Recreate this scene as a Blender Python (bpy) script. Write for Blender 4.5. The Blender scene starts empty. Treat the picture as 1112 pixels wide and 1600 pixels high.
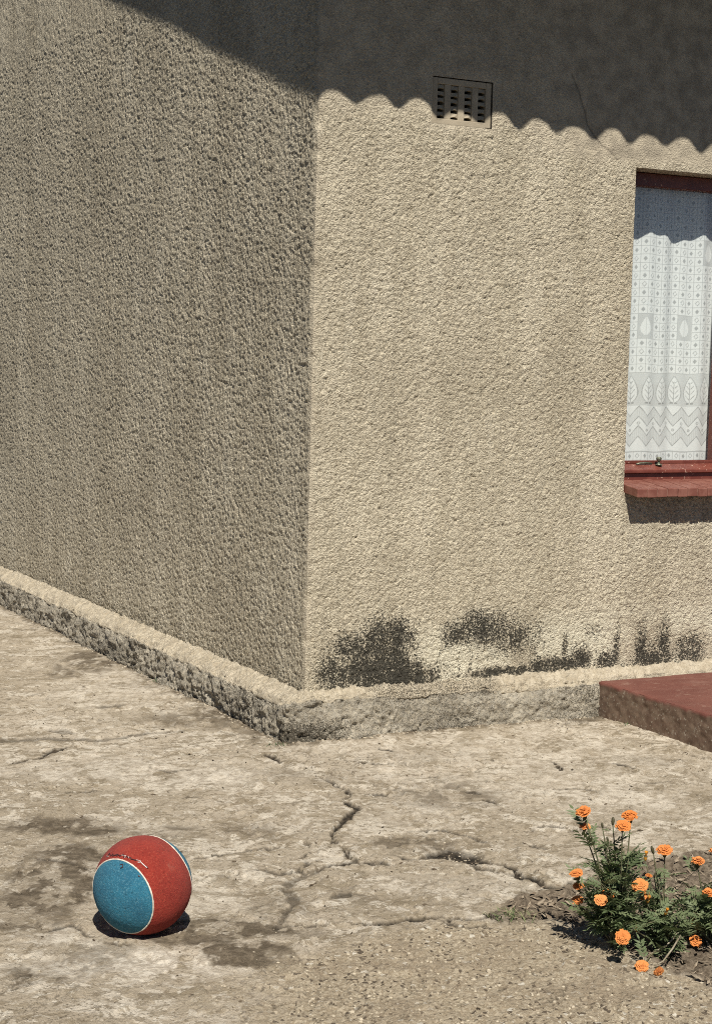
import bpy, math, random
import numpy as np
from mathutils import Matrix, Vector

random.seed(7)
RNG = np.random.default_rng(11)
SC = bpy.context.scene
COL = SC.collection

# ------------------------------------------------------------------ camera
CAM = np.array([-2.8434, -5.6697, 1.45])
YAW, PITCH, ROLL = math.radians(61.7626), math.radians(-5.1936), math.radians(1.458)
FPX = 2642.2                                    # focal length for a 1112 x 1600 frame
_f = np.array([math.cos(YAW) * math.cos(PITCH), math.sin(YAW) * math.cos(PITCH), math.sin(PITCH)])
_r = np.array([math.sin(YAW), -math.cos(YAW), 0.0])
_u = np.cross(_r, _f)
RT = _r * math.cos(ROLL) + _u * math.sin(ROLL)
UP = -_r * math.sin(ROLL) + _u * math.cos(ROLL)
FW = _f
cam = bpy.data.cameras.new('camera')
cam.sensor_fit = 'VERTICAL'; cam.sensor_height = 24.0; cam.sensor_width = 24.0
cam.lens = FPX / 1600.0 * 24.0
cam.clip_start = 0.05; cam.clip_end = 500.0
camo = bpy.data.objects.new('camera', cam); COL.objects.link(camo)
M = Matrix(((RT[0], UP[0], -FW[0], CAM[0]), (RT[1], UP[1], -FW[1], CAM[1]), (RT[2], UP[2], -FW[2], CAM[2]), (0, 0, 0, 1)))
camo.matrix_world = M
SC.camera = camo

# ------------------------------------------------------------------ sky, sun, exposure
SUN_DIR = Vector((0.37, 1.0, -1.35)).normalized()        # the way the light travels
ELEV = math.asin(-SUN_DIR.z)
AZ = math.atan2(-SUN_DIR.x, -SUN_DIR.y)                  # from +Y towards +X, to the sun
W = bpy.data.worlds.new('World'); SC.world = W; W.use_nodes = True
wn = W.node_tree.nodes; wl = W.node_tree.links
bg = wn['Background']
sky = wn.new('ShaderNodeTexSky'); sky.sky_type = 'NISHITA'; sky.sun_disc = False
sky.sun_elevation = ELEV; sky.sun_rotation = AZ
sky.altitude = 1500.0; sky.air_density = 0.6; sky.dust_density = 0.1; sky.ozone_density = 1.0
wl.new(sky.outputs[0], bg.inputs[0]); bg.inputs[1].default_value = 0.05
sun = bpy.data.lights.new('sun', 'SUN'); sun.energy = 5.0; sun.angle = math.radians(0.53); sun.color = (1.0, 0.955, 0.885)
suno = bpy.data.objects.new('sun', sun); COL.objects.link(suno)
suno.rotation_euler = SUN_DIR.to_track_quat('-Z', 'Y').to_euler(); suno.location = (-3, -6, 9)
SC.view_settings.view_transform = 'Standard'; SC.view_settings.look = 'None'
SC.view_settings.exposure = 0.32; SC.view_settings.gamma = 1.0; SC.view_settings.use_curve_mapping = False
SC.render.engine = 'CYCLES'
SC.cycles.use_denoising = False
SC.cycles.filter_width = 1.0
SC.cycles.max_bounces = 6; SC.cycles.diffuse_bounces = 3; SC.cycles.transparent_max_bounces = 12


# ------------------------------------------------------------------ helpers: measuring
def ray(px, py):
    return FW + RT * (px - 556) / FPX - UP * (py - 800) / FPX


def on_plane(px, py, ax, v):
    d = ray(px, py); t = (v - CAM[ax]) / d[ax]
    return CAM + t * d


def G(px, py, z=0.0):
    return on_plane(px, py, 2, z)


FH = np.array([math.cos(YAW), math.sin(YAW)])            # horizontal heading
RH = np.array([math.sin(YAW), -math.cos(YAW)])


def at_depth(px, py, base, dv=0.0):
    """point of a measured sight line where it crosses the upright plane through base, moved dv metres on"""
    d = ray(px, py); b = np.array(base[:2]) + FH * dv
    t = ((b - CAM[:2]) @ FH) / (d[:2] @ FH)
    return Vector(CAM + t * d)


# ------------------------------------------------------------------ helpers: noise
def _h(ix, iy, iz, s):
    n = (ix.astype(np.uint32) * np.uint32(374761393) + iy.astype(np.uint32) * np.uint32(668265263)
         + iz.astype(np.uint32) * np.uint32(2147483647) + np.uint32((s * 974711) & 0xffffffff))
    n = (n ^ (n >> np.uint32(13))) * np.uint32(1274126177)
    n = n ^ (n >> np.uint32(16))
    return (n & np.uint32(0xffff)).astype(np.float32) / 65535.0


def vn(x, y, s=0):
    x = np.asarray(x, dtype=np.float64) + 1000.0; y = np.asarray(y, dtype=np.float64) + 1000.0
    ix = np.floor(x).astype(np.int64); iy = np.floor(y).astype(np.int64)
    fx = x - ix; fy = y - iy
    fx = fx * fx * (3 - 2 * fx); fy = fy * fy * (3 - 2 * fy)
    z = np.zeros_like(ix)
    a = _h(ix, iy, z, s); b = _h(ix + 1, iy, z, s); c = _h(ix, iy + 1, z, s); d = _h(ix + 1, iy + 1, z, s)
    return (a + (b - a) * fx) * (1 - fy) + (c + (d - c) * fx) * fy


def fbm(x, y, s=0, o=4, g=0.5):
    t = 0; a = 1.0; n = 0
    for k in range(o):
        t = t + a * vn(x * 2 ** k + 17.3 * k, y * 2 ** k - 9.1 * k, s + k * 31); n += a; a *= g
    return t / n


def vn3(x, y, z, s=0):
    x = x + 1000.0; y = y + 1000.0; z = z + 1000.0
    ix = np.floor(x).astype(np.int64); iy = np.floor(y).astype(np.int64); iz = np.floor(z).astype(np.int64)
    fx = x - ix; fy = y - iy; fz = z - iz
    fx = fx * fx * (3 - 2 * fx); fy = fy * fy * (3 - 2 * fy); fz = fz * fz * (3 - 2 * fz)
    def l(k):
        a = _h(ix, iy, iz + k, s); b = _h(ix + 1, iy, iz + k, s); c = _h(ix, iy + 1, iz + k, s); d = _h(ix + 1, iy + 1, iz + k, s)
        return (a + (b - a) * fx) * (1 - fy) + (c + (d - c) * fx) * fy
    return l(0) * (1 - fz) + l(1) * fz


def fbm3(x, y, z, s=0, o=3, g=0.5):
    t = 0; a = 1.0; n = 0
    for k in range(o):
        t = t + a * vn3(x * 2 ** k + 3.7 * k, y * 2 ** k, z * 2 ** k, s + 13 * k); n += a; a *= g
    return t / n


def ss(a, b, x):
    t = np.clip((x - a) / (b - a), 0, 1)
    return t * t * (3 - 2 * t)


def pebbles(U, V, per_m2, r0, r1, h0, h1, seed, step=0.003):
    """height map of thrown grit: random domes on a raster, read back at the grid U x V"""
    rg = np.random.default_rng(seed)
    u0, u1, v0, v1 = U.min() - .02, U.max() + .02, V.min() - .02, V.max() + .02
    nu = int((u1 - u0) / step) + 2; nv = int((v1 - v0) / step) + 2
    H = np.zeros(nu * nv, dtype=np.float32)
    n = int((u1 - u0) * (v1 - v0) * per_m2)
    cu = rg.uniform(u0, u1, n); cv = rg.uniform(v0, v1, n)
    rr = rg.uniform(r0, r1, n); hh = rg.uniform(h0, h1, n); ec = rg.uniform(.65, 1.35, n); th = rg.uniform(0, math.pi, n)
    iu = ((cu - u0) / step).astype(int); iv = ((cv - v0) / step).astype(int)
    k = int(r1 * 1.35 / step) + 1
    ct, st = np.cos(th), np.sin(th)
    for a in range(-k, k + 1):
        for b in range(-k, k + 1):
            ju = iu + a; jv = iv + b
            du = u0 + ju * step - cu; dv = v0 + jv * step - cv
            p = (du * ct + dv * st) / (rr * ec); q = (-du * st + dv * ct) / rr
            d2 = p * p + q * q
            ok = (d2 < 1) & (ju >= 0) & (ju < nu) & (jv >= 0) & (jv < nv)
            np.maximum.at(H, (jv * nu + ju)[ok], (hh * np.sqrt(1 - d2))[ok].astype(np.float32))
    H = H.reshape(nv, nu)
    x = (U - u0) / step; y = (V - v0) / step
    ix = np.clip(x.astype(int), 0, nu - 2); iy = np.clip(y.astype(int), 0, nv - 2)
    fx = (x - ix)[None, :]; fy = (y - iy)[:, None]
    A = H[np.ix_(iy, ix)]; B = H[np.ix_(iy, ix + 1)]; C = H[np.ix_(iy + 1, ix)]; D = H[np.ix_(iy + 1, ix + 1)]
    return (A * (1 - fx) + B * fx) * (1 - fy) + (C * (1 - fx) + D * fx) * fy


def poly_dist(X, Y, pts):
    """distance to a polyline and the index along it, over flat arrays"""
    best = np.full(X.shape, 9.0); tt = np.zeros(X.shape)
    P = [np.array(q[:2]) for q in pts]
    xs = [q[0] for q in P]; ys = [q[1] for q in P]
    m = (X > min(xs) - .25) & (X < max(xs) + .25) & (Y > min(ys) - .25) & (Y < max(ys) + .25)
    x = X[m]; y = Y[m]; b = best[m]; t_ = tt[m]
    for k in range(len(P) - 1):
        a, c = P[k], P[k + 1]; d = c - a; L = d @ d + 1e-12
        t = np.clip(((x - a[0]) * d[0] + (y - a[1]) * d[1]) / L, 0, 1)
        e = np.hypot(x - a[0] - t * d[0], y - a[1] - t * d[1])
        w = e < b; b = np.where(w, e, b); t_ = np.where(w, k + t, t_)
    best[m] = b; tt[m] = t_
    return best, tt / max(1, len(P) - 1)


# ------------------------------------------------------------------ helpers: meshes
def grid_obj(name, P, material, parent=None, attrs=None, keep=None, flip=False, smooth=True):
    nv, nu = P.shape[:2]
    idx = np.arange(nv * nu).reshape(nv, nu)
    q = np.stack([idx[:-1, :-1], idx[:-1, 1:], idx[1:, 1:], idx[1:, :-1]], axis=-1)
    if flip: q = q[..., ::-1]
    q = q.reshape(-1, 4)
    if keep is not None: q = q[keep.reshape(-1)]
    return quads_obj(name, P.reshape(-1, 3), q, material, parent, attrs, smooth)


def quads_obj(name, V, q, material, parent=None, attrs=None, smooth=True):
    me = bpy.data.meshes.new(name)
    used = np.zeros(len(V), bool); used[q.reshape(-1)] = True
    re = np.cumsum(used) - 1
    V = V[used]; q = re[q]
    n = q.shape[1]
    me.vertices.add(len(V)); me.vertices.foreach_set('co', V.astype(np.float32).reshape(-1))
    me.loops.add(q.size); me.loops.foreach_set('vertex_index', q.astype(np.int32).reshape(-1))
    me.polygons.add(len(q))
    me.polygons.foreach_set('loop_start', (np.arange(len(q)) * n).astype(np.int32))
    me.polygons.foreach_set('use_smooth', np.full(len(q), smooth))
    me.update(calc_edges=True)
    for k, v in (attrs or {}).items():
        a = me.attributes.new(k, 'FLOAT', 'POINT')
        a.data.foreach_set('value', np.asarray(v, dtype=np.float32).reshape(-1)[used])
    me.materials.append(material)
    o = bpy.data.objects.new(name, me); COL.objects.link(o)
    if parent: o.parent = parent
    return o


class MB:
    """collects small pieces of one mesh"""
    def __init__(s): s.v = []; s.f = []; s.m = []
    def add(s, vs, fs, mi=0):
        b = len(s.v); s.v += [tuple(x) for x in vs]; s.f += [tuple(i + b for i in f) for f in fs]; s.m += [mi] * len(fs)
    def box(s, x0, x1, y0, y1, z0, z1, j=0.0):
        c = [(x0, y0, z0), (x1, y0, z0), (x1, y1, z0), (x0, y1, z0), (x0, y0, z1), (x1, y0, z1), (x1, y1, z1), (x0, y1, z1)]
        s.add([tuple(a + random.uniform(-j, j) for a in p) for p in c],
              [(0, 3, 2, 1), (4, 5, 6, 7), (0, 1, 5, 4), (1, 2, 6, 5), (2, 3, 7, 6), (3, 0, 4, 7)])
    def tube(s, pts, rads, n=6):
        pts = [Vector(p) for p in pts]; rings = []
        for i, p in enumerate(pts):
            d = (pts[min(i + 1, len(pts) - 1)] - pts[max(i - 1, 0)]).normalized()
            a = d.orthogonal().normalized(); b = d.cross(a)
            rings.append([p + (a * math.cos(k * 2 * math.pi / n) + b * math.sin(k * 2 * math.pi / n)) * rads[i] for k in range(n)])
        # keep rings untwisted
        for i in range(1, len(rings)):
            best = min(range(n), key=lambda o: sum((rings[i][(k + o) % n] - rings[i - 1][k]).length for k in range(n)))
            rings[i] = [rings[i][(k + best) % n] for k in range(n)]
        vs = [v for r in rings for v in r]
        fs = [(i * n + k, i * n + (k + 1) % n, (i + 1) * n + (k + 1) % n, (i + 1) * n + k) for i in range(len(rings) - 1) for k in range(n)]
        fs += [tuple(range(n))[::-1], tuple((len(rings) - 1) * n + k for k in range(n))]
        s.add(vs, fs)
    def lathe(s, prof, n=16, o=(0, 0, 0)):
        vs = []; fs = []
        for r, z in prof:
            vs += [(o[0] + r * math.cos(k * 2 * math.pi / n), o[1] + r * math.sin(k * 2 * math.pi / n), o[2] + z) for k in range(n)]
        for i in range(len(prof) - 1):
            fs += [(i * n + k, i * n + (k + 1) % n, (i + 1) * n + (k + 1) % n, (i + 1) * n + k) for k in range(n)]
        fs += [tuple(range(n))[::-1], tuple((len(prof) - 1) * n + k for k in range(n))]
        s.add(vs, fs)
    def mesh(s, name, mats, smooth=False):
        me = bpy.data.meshes.new(name); me.from_pydata(s.v, [], s.f); me.update()
        for m in (mats if isinstance(mats, (list, tuple)) else [mats]): me.materials.append(m)
        me.polygons.foreach_set('material_index', s.m); me.polygons.foreach_set('use_smooth', [smooth] * len(s.f))
        return me
    def build(s, name, mats, parent=None, smooth=False, bevel=0.0):
        o = bpy.data.objects.new(name, s.mesh(name, mats, smooth)); COL.objects.link(o)
        if parent: o.parent = parent
        if bevel:
            b = o.modifiers.new('bevel', 'BEVEL'); b.width = bevel; b.segments = 2; b.limit_method = 'ANGLE'
        return o


def inst(name, me, parent=None, mw=None):
    o = bpy.data.objects.new(name, me); COL.objects.link(o)
    if parent: o.parent = parent
    if mw is not None: o.matrix_basis = mw
    return o


def empty(name, loc=(0, 0, 0)):
    o = bpy.data.objects.new(name, None); COL.objects.link(o); o.location = loc; o.empty_display_size = .1
    return o


def tag(o, label=None, cat=None, group=None, kind=None):
    for k, v in (('label', label), ('category', cat), ('group', group), ('kind', kind)):
        if v: o[k] = v
    return o


# ------------------------------------------------------------------ helpers: materials
class NT:
    def __init__(s, name, rough=0.9, spec=0.3):
        s.m = bpy.data.materials.new(name); s.m.use_nodes = True
        s.t = s.m.node_tree; s.n = s.t.nodes; s.b = s.n['Principled BSDF']
        s.b.inputs['Roughness'].default_value = rough
        s.b.inputs['Specular IOR Level'].default_value = spec
    def new(s, t, **kw):
        n = s.n.new(t)
        for k, v in kw.items(): setattr(n, k, v)
        return n
    def put(s, sock, v):
        if isinstance(v, bpy.types.NodeSocket): s.t.links.new(v, sock)
        elif isinstance(v, (tuple, list)): sock.default_value = (*v, 1.0) if len(v) == 3 and sock.type == 'RGBA' else v
        else: sock.default_value = v
    def co(s, scale=(1, 1, 1)):
        tc = s.new('ShaderNodeTexCoord'); mp = s.new('ShaderNodeMapping'); mp.inputs['Scale'].default_value = scale
        s.t.links.new(tc.outputs['Object'], mp.inputs['Vector']); return mp.outputs[0]
    def noise(s, sc, det=4, rough=.55, co=None, dist=0.0):
        n = s.new('ShaderNodeTexNoise'); n.inputs['Scale'].default_value = sc; n.inputs['Detail'].default_value = det
        n.inputs['Roughness'].default_value = rough; n.inputs['Distortion'].default_value = dist
        s.t.links.new(co or s.co(), n.inputs['Vector']); return n.outputs['Fac']
    def cells(s, sc, co=None):
        n = s.new('ShaderNodeTexVoronoi'); n.inputs['Scale'].default_value = sc
        s.t.links.new(co or s.co(), n.inputs['Vector'])
        sp = s.new('ShaderNodeSeparateColor'); s.t.links.new(n.outputs['Color'], sp.inputs[0]); return sp.outputs[0]
    def attr(s, name):
        a = s.new('ShaderNodeAttribute'); a.attribute_name = name; return a.outputs['Fac']
    def rng(s, v, a, b, c=0.0, d=1.0):
        n = s.new('ShaderNodeMapRange'); n.interpolation_type = 'SMOOTHSTEP'
        s.put(n.inputs[0], v)
        for i, x in enumerate((a, b, c, d)): n.inputs[i + 1].default_value = x
        return n.outputs[0]
    def math(s, op, a, b=0.0):
        n = s.new('ShaderNodeMath', operation=op, use_clamp=False); s.put(n.inputs[0], a); s.put(n.inputs[1], b); return n.outputs[0]
    def mix(s, f, a, b, blend='MIX'):
        n = s.new('ShaderNodeMix', data_type='RGBA', blend_type=blend)
        s.put(n.inputs[0], f); s.put(n.inputs[6], a); s.put(n.inputs[7], b); return n.outputs[2]
    def color(s, v): s.put(s.b.inputs['Base Color'], v)
    def bump(s, h, strength=.4, dist=.002):
        b = s.new('ShaderNodeBump'); s.put(b.inputs['Strength'], strength); b.inputs['Distance'].default_value = dist
        s.put(b.inputs['Height'], h); s.t.links.new(b.outputs[0], s.b.inputs['Normal'])


def simple(name, c1, c2, sc, rough=.8, spec=.3, bump=0.0, bsc=200, bd=.001, det=4):
    t = NT(name, rough, spec)
    t.color(t.mix(t.rng(t.noise(sc, det), .35, .65), c1, c2))
    if bump: t.bump(t.noise(bsc, 3), bump, bd)
    return t.m


# roughcast plaster: warm buff grit, each grain a little different, weather streaks, black mould near the ground
t = NT('roughcast_plaster', .95, .15)
streak = t.noise(1.0, 6, .62, t.co((6.5, 6.5, .50)))
thin = t.noise(1.0, 5, .6, t.co((24, 24, .9)))
blot = t.noise(1.9, 6, .65)
c = t.mix(t.rng(streak, .34, .66), (.525, .455, .328), (.70, .618, .462))
c = t.mix(t.rng(blot, .42, .66, 0, .75), c, (.435, .372, .265))
c = t.mix(t.rng(thin, .54, .70, 0, .40), c, (.33, .285, .20))
c = t.mix(t.rng(t.noise(1.0, 6, .7, t.co((4.2, 4.2, 1.5))), .54, .70, 0, .62), c, (.73, .66, .51))
gr = t.cells(185)
c = t.mix(t.rng(gr, 0, 1, .0, .75), c, t.mix(t.cells(137), (.80, .72, .54), (.27, .225, .152)))
c = t.mix(t.attr('smooth'), c, t.mix(t.rng(t.noise(14, 5), .35, .65), (.48, .415, .305), (.33, .285, .212)))
c = t.mix(t.attr('pale'), c, (.72, .66, .50))
spk = t.noise(135, 4, .72)
mf = t.rng(t.math('ADD', t.attr('mould'), t.math('MULTIPLY', t.math('SUBTRACT', spk, .5), 3.2)), .40, .66, 0, .95)
c = t.mix(mf, c, t.mix(t.cells(170), (.016, .016, .013), (.060, .055, .043)))
c = t.mix(t.attr('crack'), c, (.06, .05, .04))
t.color(c)
t.bump(t.math('ADD', t.noise(160, 3, .6, t.co((1, .75, 1.1))), t.math('MULTIPLY', t.noise(85, 2), .35)), t.rng(t.attr('smooth'), 0, 1, 1.0, .55), .0175)
MAT_WALL = t.m

t = NT('plinth_concrete', .95, .15)
c = t.mix(t.rng(t.noise(9, 5), .35, .65), (.37, .322, .240), (.51, .452, .345))
c = t.mix(t.rng(t.cells(120), 0, 1, 0, .6), c, t.mix(t.cells(90), (.44, .41, .34), (.11, .10, .08)))
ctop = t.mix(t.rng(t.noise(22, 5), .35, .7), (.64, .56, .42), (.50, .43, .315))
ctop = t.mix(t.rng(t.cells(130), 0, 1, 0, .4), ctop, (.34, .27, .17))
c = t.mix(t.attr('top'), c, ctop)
spk = t.noise(190, 4, .75)
mf = t.rng(t.math('ADD', t.attr('mould'), t.math('MULTIPLY', t.math('SUBTRACT', spk, .5), 3.0)), .40, .68, 0, .92)
c = t.mix(mf, c, t.mix(t.cells(150), (.030, .026, .019), (.105, .090, .066)))
t.color(c); t.bump(t.noise(95, 5, .7), 1.0, .016)
MAT_PLINTH = t.m

# yard concrete
t = NT('yard_concrete', .93, .2)
co = t.co()
big = t.noise(1.1, 6, .6, co, .4); mid = t.noise(5.5, 7, .65, co, .6); fin = t.noise(34, 6, .7, co)
c = t.mix(t.rng(big, .36, .64), (.350, .292, .210), (.465, .398, .302))
c = t.mix(t.rng(mid, .515, .565, 0, .8), c, (.58, .515, .41))
c = t.mix(t.rng(t.noise(4.6, 8, .72, t.co((1, 1.7, 1)), 1.0), .545, .585, 0, .8), c, (.225, .180, .118))
c = t.mix(t.rng(t.noise(12, 8, .72, co, .5), .545, .575, 0, .7), c, (.27, .220, .148))
c = t.mix(t.rng(t.noise(17, 7, .7, co, .5), .572, .600, 0, .75), c, (.61, .55, .445))
c = t.mix(t.rng(fin, .545, .590, 0, .75), c, (.21, .168, .112))
c = t.mix(t.rng(t.noise(85, 4, .75), .60, .66, 0, .9), c, (.105, .084, .057))
c = t.mix(t.rng(t.noise(60, 5, .7), .57, .68, 0, .7), c, (.65, .59, .48))
c = t.mix(t.attr('pale'), c, t.mix(t.rng(fin, .40, .58), (.64, .575, .465), (.43, .37, .285)))
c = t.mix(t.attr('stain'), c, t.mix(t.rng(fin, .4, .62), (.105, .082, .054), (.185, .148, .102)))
gv = t.mix(t.rng(t.cells(170), 0, 1), (.29, .232, .155), (.43, .365, .262))
gv = t.mix(t.rng(t.cells(120), .90, .94), gv, (.10, .078, .055))
gv = t.mix(t.rng(t.cells(95), .965, .985), gv, (.58, .53, .43))
gv = t.mix(t.rng(mid, .45, .65, 0, .6), gv, (.26, .205, .14))
c = t.mix(t.attr('gravel'), c, gv)
soil = t.mix(t.rng(t.noise(70, 6, .7), .35, .65), (.085, .064, .043), (.215, .172, .122))
c = t.mix(t.attr('soil'), c, soil)
c = t.mix(t.attr('added_earth'), c, t.mix(t.rng(t.noise(8, 6), .35, .65), (.040, .034, .022), (.075, .060, .040)))  # unseen surround, kept dark so less light bounces up
c = t.mix(t.attr('crack'), c, t.mix(t.rng(fin, .4, .6), (.022, .018, .013), (.062, .048, .033)))
t.color(c); t.bump(t.math('ADD', t.noise(150, 5, .7, co), t.math('MULTIPLY', fin, .8)), 1.0, .007)
MAT_GROUND = t.m

# red polished cement (step) and tiles
t = NT('red_cement', .55, .4)
c = t.mix(t.rng(t.noise(7, 6, .6), .35, .65), (.125, .042, .031), (.155, .056, .041))
c = t.mix(t.rng(t.noise(3, 5, .65, t.co((1, 4, 1))), .5, .7, 0, .7), c, (.215, .110, .084))
c = t.mix(t.rng(t.noise(16, 6, .7), .55, .68, 0, .6), c, (.26, .16, .12))
sidec = t.mix(t.rng(t.noise(26, 5, .7), .38, .62), (.125, .078, .052), (.185, .130, .090))
sidec = t.mix(t.rng(t.cells(150), .93, .96), sidec, (.28, .235, .18))
c = t.mix(t.attr('side'), c, sidec)
t.color(c); t.bump(t.noise(120, 4), .3, .0015)
t.put(t.b.inputs['Roughness'], t.mix(t.attr('side'), (.62, .62, .62), (.95, .95, .95)))
MAT_STEP = t.m
MAT_TILE = simple('red_sill_tile', (.165, .058, .040), (.225, .095, .068), 25, .5, .45, .3, 160, .001)
MAT_MORTAR = simple('sill_mortar', (.26, .14, .105), (.18, .095, .07), 60, .95, .2)
t = NT('red_frame_paint', .38, .5)
c = t.mix(t.rng(t.noise(18, 5), .35, .65), (.120, .030, .020), (.165, .048, .032))
c = t.mix(t.rng(t.noise(45, 5, .7), .62, .68), c, (.46, .30, .22))
t.color(c); t.bump(t.noise(90, 4), .25, .001)
MAT_FRAME = t.m
MAT_METAL = simple('weathered_brass', (.10, .115, .075), (.21, .21, .15), 90, .45, .5)
MAT_METAL.node_tree.nodes['Principled BSDF'].inputs['Metallic'].default_value = .6
MAT_ROOF = simple('fibre_cement', (.20, .19, .175), (.30, .28, .25), 3, .9, .2)
MAT_DARK = simple('vent_shaft', (.06, .052, .042), (.09, .078, .06), 12, .95, .1)
MAT_VENT = simple('vent_cement', (.33, .280, .200), (.40, .340, .245), 16, .95, .15, .5, 180, .002)
MAT_ROOM = simple('room_paint', (.10, .095, .085), (.13, .12, .105), 2, .9, .2)

# thin window glass: clear with a Fresnel reflection
t = NT('window_glass')
tr = t.new('ShaderNodeBsdfTransparent'); tr.inputs[0].default_value = (.975, .985, .98, 1)
gl = t.new('ShaderNodeBsdfGlossy'); gl.inputs['Roughness'].default_value = .015
lw = t.new('ShaderNodeLayerWeight'); lw.inputs[0].default_value = .5
fr = t.math('ADD', .055, t.math('MULTIPLY', .96, t.math('POWER', lw.outputs['Facing'], 5.0)))
mx = t.new('ShaderNodeMixShader')
t.put(mx.inputs[0], fr); t.t.links.new(tr.outputs[0], mx.inputs[1]); t.t.links.new(gl.outputs[0], mx.inputs[2])
t.t.links.new(mx.outputs[0], t.n['Material Output'].inputs['Surface'])
MAT_GLASS = t.m

# lace: dense threads where 'solid' is 1, open net where it is 0
t = NT('white_lace', .9, .1)
df = t.new('ShaderNodeBsdfDiffuse'); tl = t.new('ShaderNodeBsdfTranslucent')
df.inputs[0].default_value = (.92, .93, .90, 1); tl.inputs[0].default_value = (.70, .72, .70, 1)
m1 = t.new('ShaderNodeMixShader'); m1.inputs[0].default_value = .22
t.t.links.new(df.outputs[0], m1.inputs[1]); t.t.links.new(tl.outputs[0], m1.inputs[2])
tr = t.new('ShaderNodeBsdfTransparent'); m2 = t.new('ShaderNodeMixShader')
t.put(m2.inputs[0], t.rng(t.attr('solid'), 0, 1, .45, .99)); t.t.links.new(tr.outputs[0], m2.inputs[1]); t.t.links.new(m1.outputs[0], m2.inputs[2])
t.t.links.new(m2.outputs[0], t.n['Material Output'].inputs['Surface'])
MAT_LACE = t.m

# ------------------------------------------------------------------ the house
WL, WF = 0.10, 0.06            # how far the plinth stands out, side and front
ZB = 0.183                     # foot of the plaster
DE, MR = 0.76, 0.325                    # eave overhang, deepened to hide sky from the upper wall, and roof pitch
ZE, DV = 2.41 + 1.35 * DE, 0.37 * DE
RIDGE_Y, DEPTH, WIDTH = 3.4, 6.8, 7.0
WX0, WX1, WZ0, WZ1 = 1.462, 2.68, 1.035, 2.258
OZ0 = WZ0 - .112               # underside of the sill, foot of the opening
VX0, VX1, VZ0, VZ1 = 0.4856, 0.7574, 2.352, 2.53
house = empty('house')
tag(house, 'buff roughcast plaster house with a lace curtained window on a rough concrete footing', 'house')


def axis(stops, steps):
    out = [stops[0]]
    for a, b, st in zip(stops[:-1], stops[1:], steps):
        n = max(1, int(round((b - a) / st))); out += list(a + (b - a) * (np.arange(n) + 1) / n)
    return np.array(out)


# --- front wall, from the corner to beyond the window
X = axis([0, VX0, VX1, WX0, WX1, 3.2], [.0042, .0042, .0042, .0046, .02])
Z = axis([ZB - .03, OZ0, WZ1, VZ0, VZ1, 3.06], [.0046, .0046, .0046, .0046, .006])
XX, ZZ = np.meshgrid(X, Z)
near = X <= 2.2
grit = np.zeros(XX.shape)
grit[:, near] = pebbles(X[near], Z, 30000, .003, .0062, .0015, .0082, 3)
grit = grit + .0045 * (fbm(XX * 55, ZZ * 55, 4, 2) - .5) + .012 * (fbm(XX * 1.6, ZZ * 1.6, 9, 3) - .5)
# the band above the window head and the corner arris are trowelled smoother
sm = ss(.78, 1.30, XX + .10 * fbm(XX * 9, ZZ * 9, 21) - .05 + (ZZ - 2.30) * .3) * ss(2.24, 2.31, ZZ + .05 * (fbm(XX * 7, ZZ * 7, 5) - .5))
sm = np.maximum(sm, .65 * ss(2.33, 2.43, ZZ + .09 * (fbm(XX * 6, ZZ * 6, 6) - .5) + .03 * np.minimum(XX, 1.0)))
sm = np.maximum(sm, .5 * ss(.022, .006, XX))
sm = np.maximum(sm, .6 * ss(.035, .008, np.maximum(np.maximum(VX0 - XX, XX - VX1), np.maximum(VZ0 - ZZ, ZZ - VZ1))))
sm = np.maximum(sm, .55 * ss(.30, .20, ZZ + .07 * (fbm(XX * 6, ZZ * 6, 16) - .5)) * ss(.45, .6, XX))
D = grit * (1 - .80 * sm)
# wide gentle shadow-catching hollows and the joint under the window
D -= .004 * np.exp(-((XX - 1.475 - .004 * np.sin(ZZ * 9)) / .006) ** 2) * ss(.86, .80, ZZ)
ckf, tk = poly_dist(XX.ravel(), ZZ.ravel(), [on_plane(a, b, 1, 0)[[0, 2]] for a, b in
      ((893, 115), (905, 145), (908, 158), (914, 175), (917, 195), (928, 212), (940, 228), (952, 236), (963, 249))])
ckf = ckf.reshape(XX.shape) + .002 * (fbm(XX * 60, ZZ * 60, 2) - .5)
D -= .0025 * ss(.006, .001, ckf)
D *= ss(.0, .012, XX) ; edge = np.minimum(np.maximum(np.maximum(WX0 - XX, XX - WX1), np.maximum(OZ0 - ZZ, ZZ - WZ1)), np.maximum(np.maximum(VX0 - XX, XX - VX1), np.maximum(VZ0 - ZZ, ZZ - VZ1)))
D *= .25 + .75 * ss(0, .012, edge)
def arris(z_):
    w_ = .006 * (fbm(z_ * 2.2, z_ * 0, 301, 3) - .5) + .004 * (fbm(z_ * 16, z_ * 0, 302, 3) - .5)
    return w_ + .006 * ss(.60, .78, fbm(z_ * 9, z_ * 0, 303, 3))
AR = arris(ZZ) * ss(.03, 0, XX)
P = np.stack([XX + AR, -D + AR, ZZ], -1)


def wall_pt(px, py): return on_plane(px, py, 1, 0)[[0, 2]]


def blob(XX, ZZ, c, rx, rz, s, amp=.9, sc=11):
    d = np.hypot((XX - c[0]) / rx, (ZZ - c[1]) / rz)
    return ss(1.85, .10, d + amp * (fbm(XX * sc, ZZ * sc, s, 4) - .5))


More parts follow.
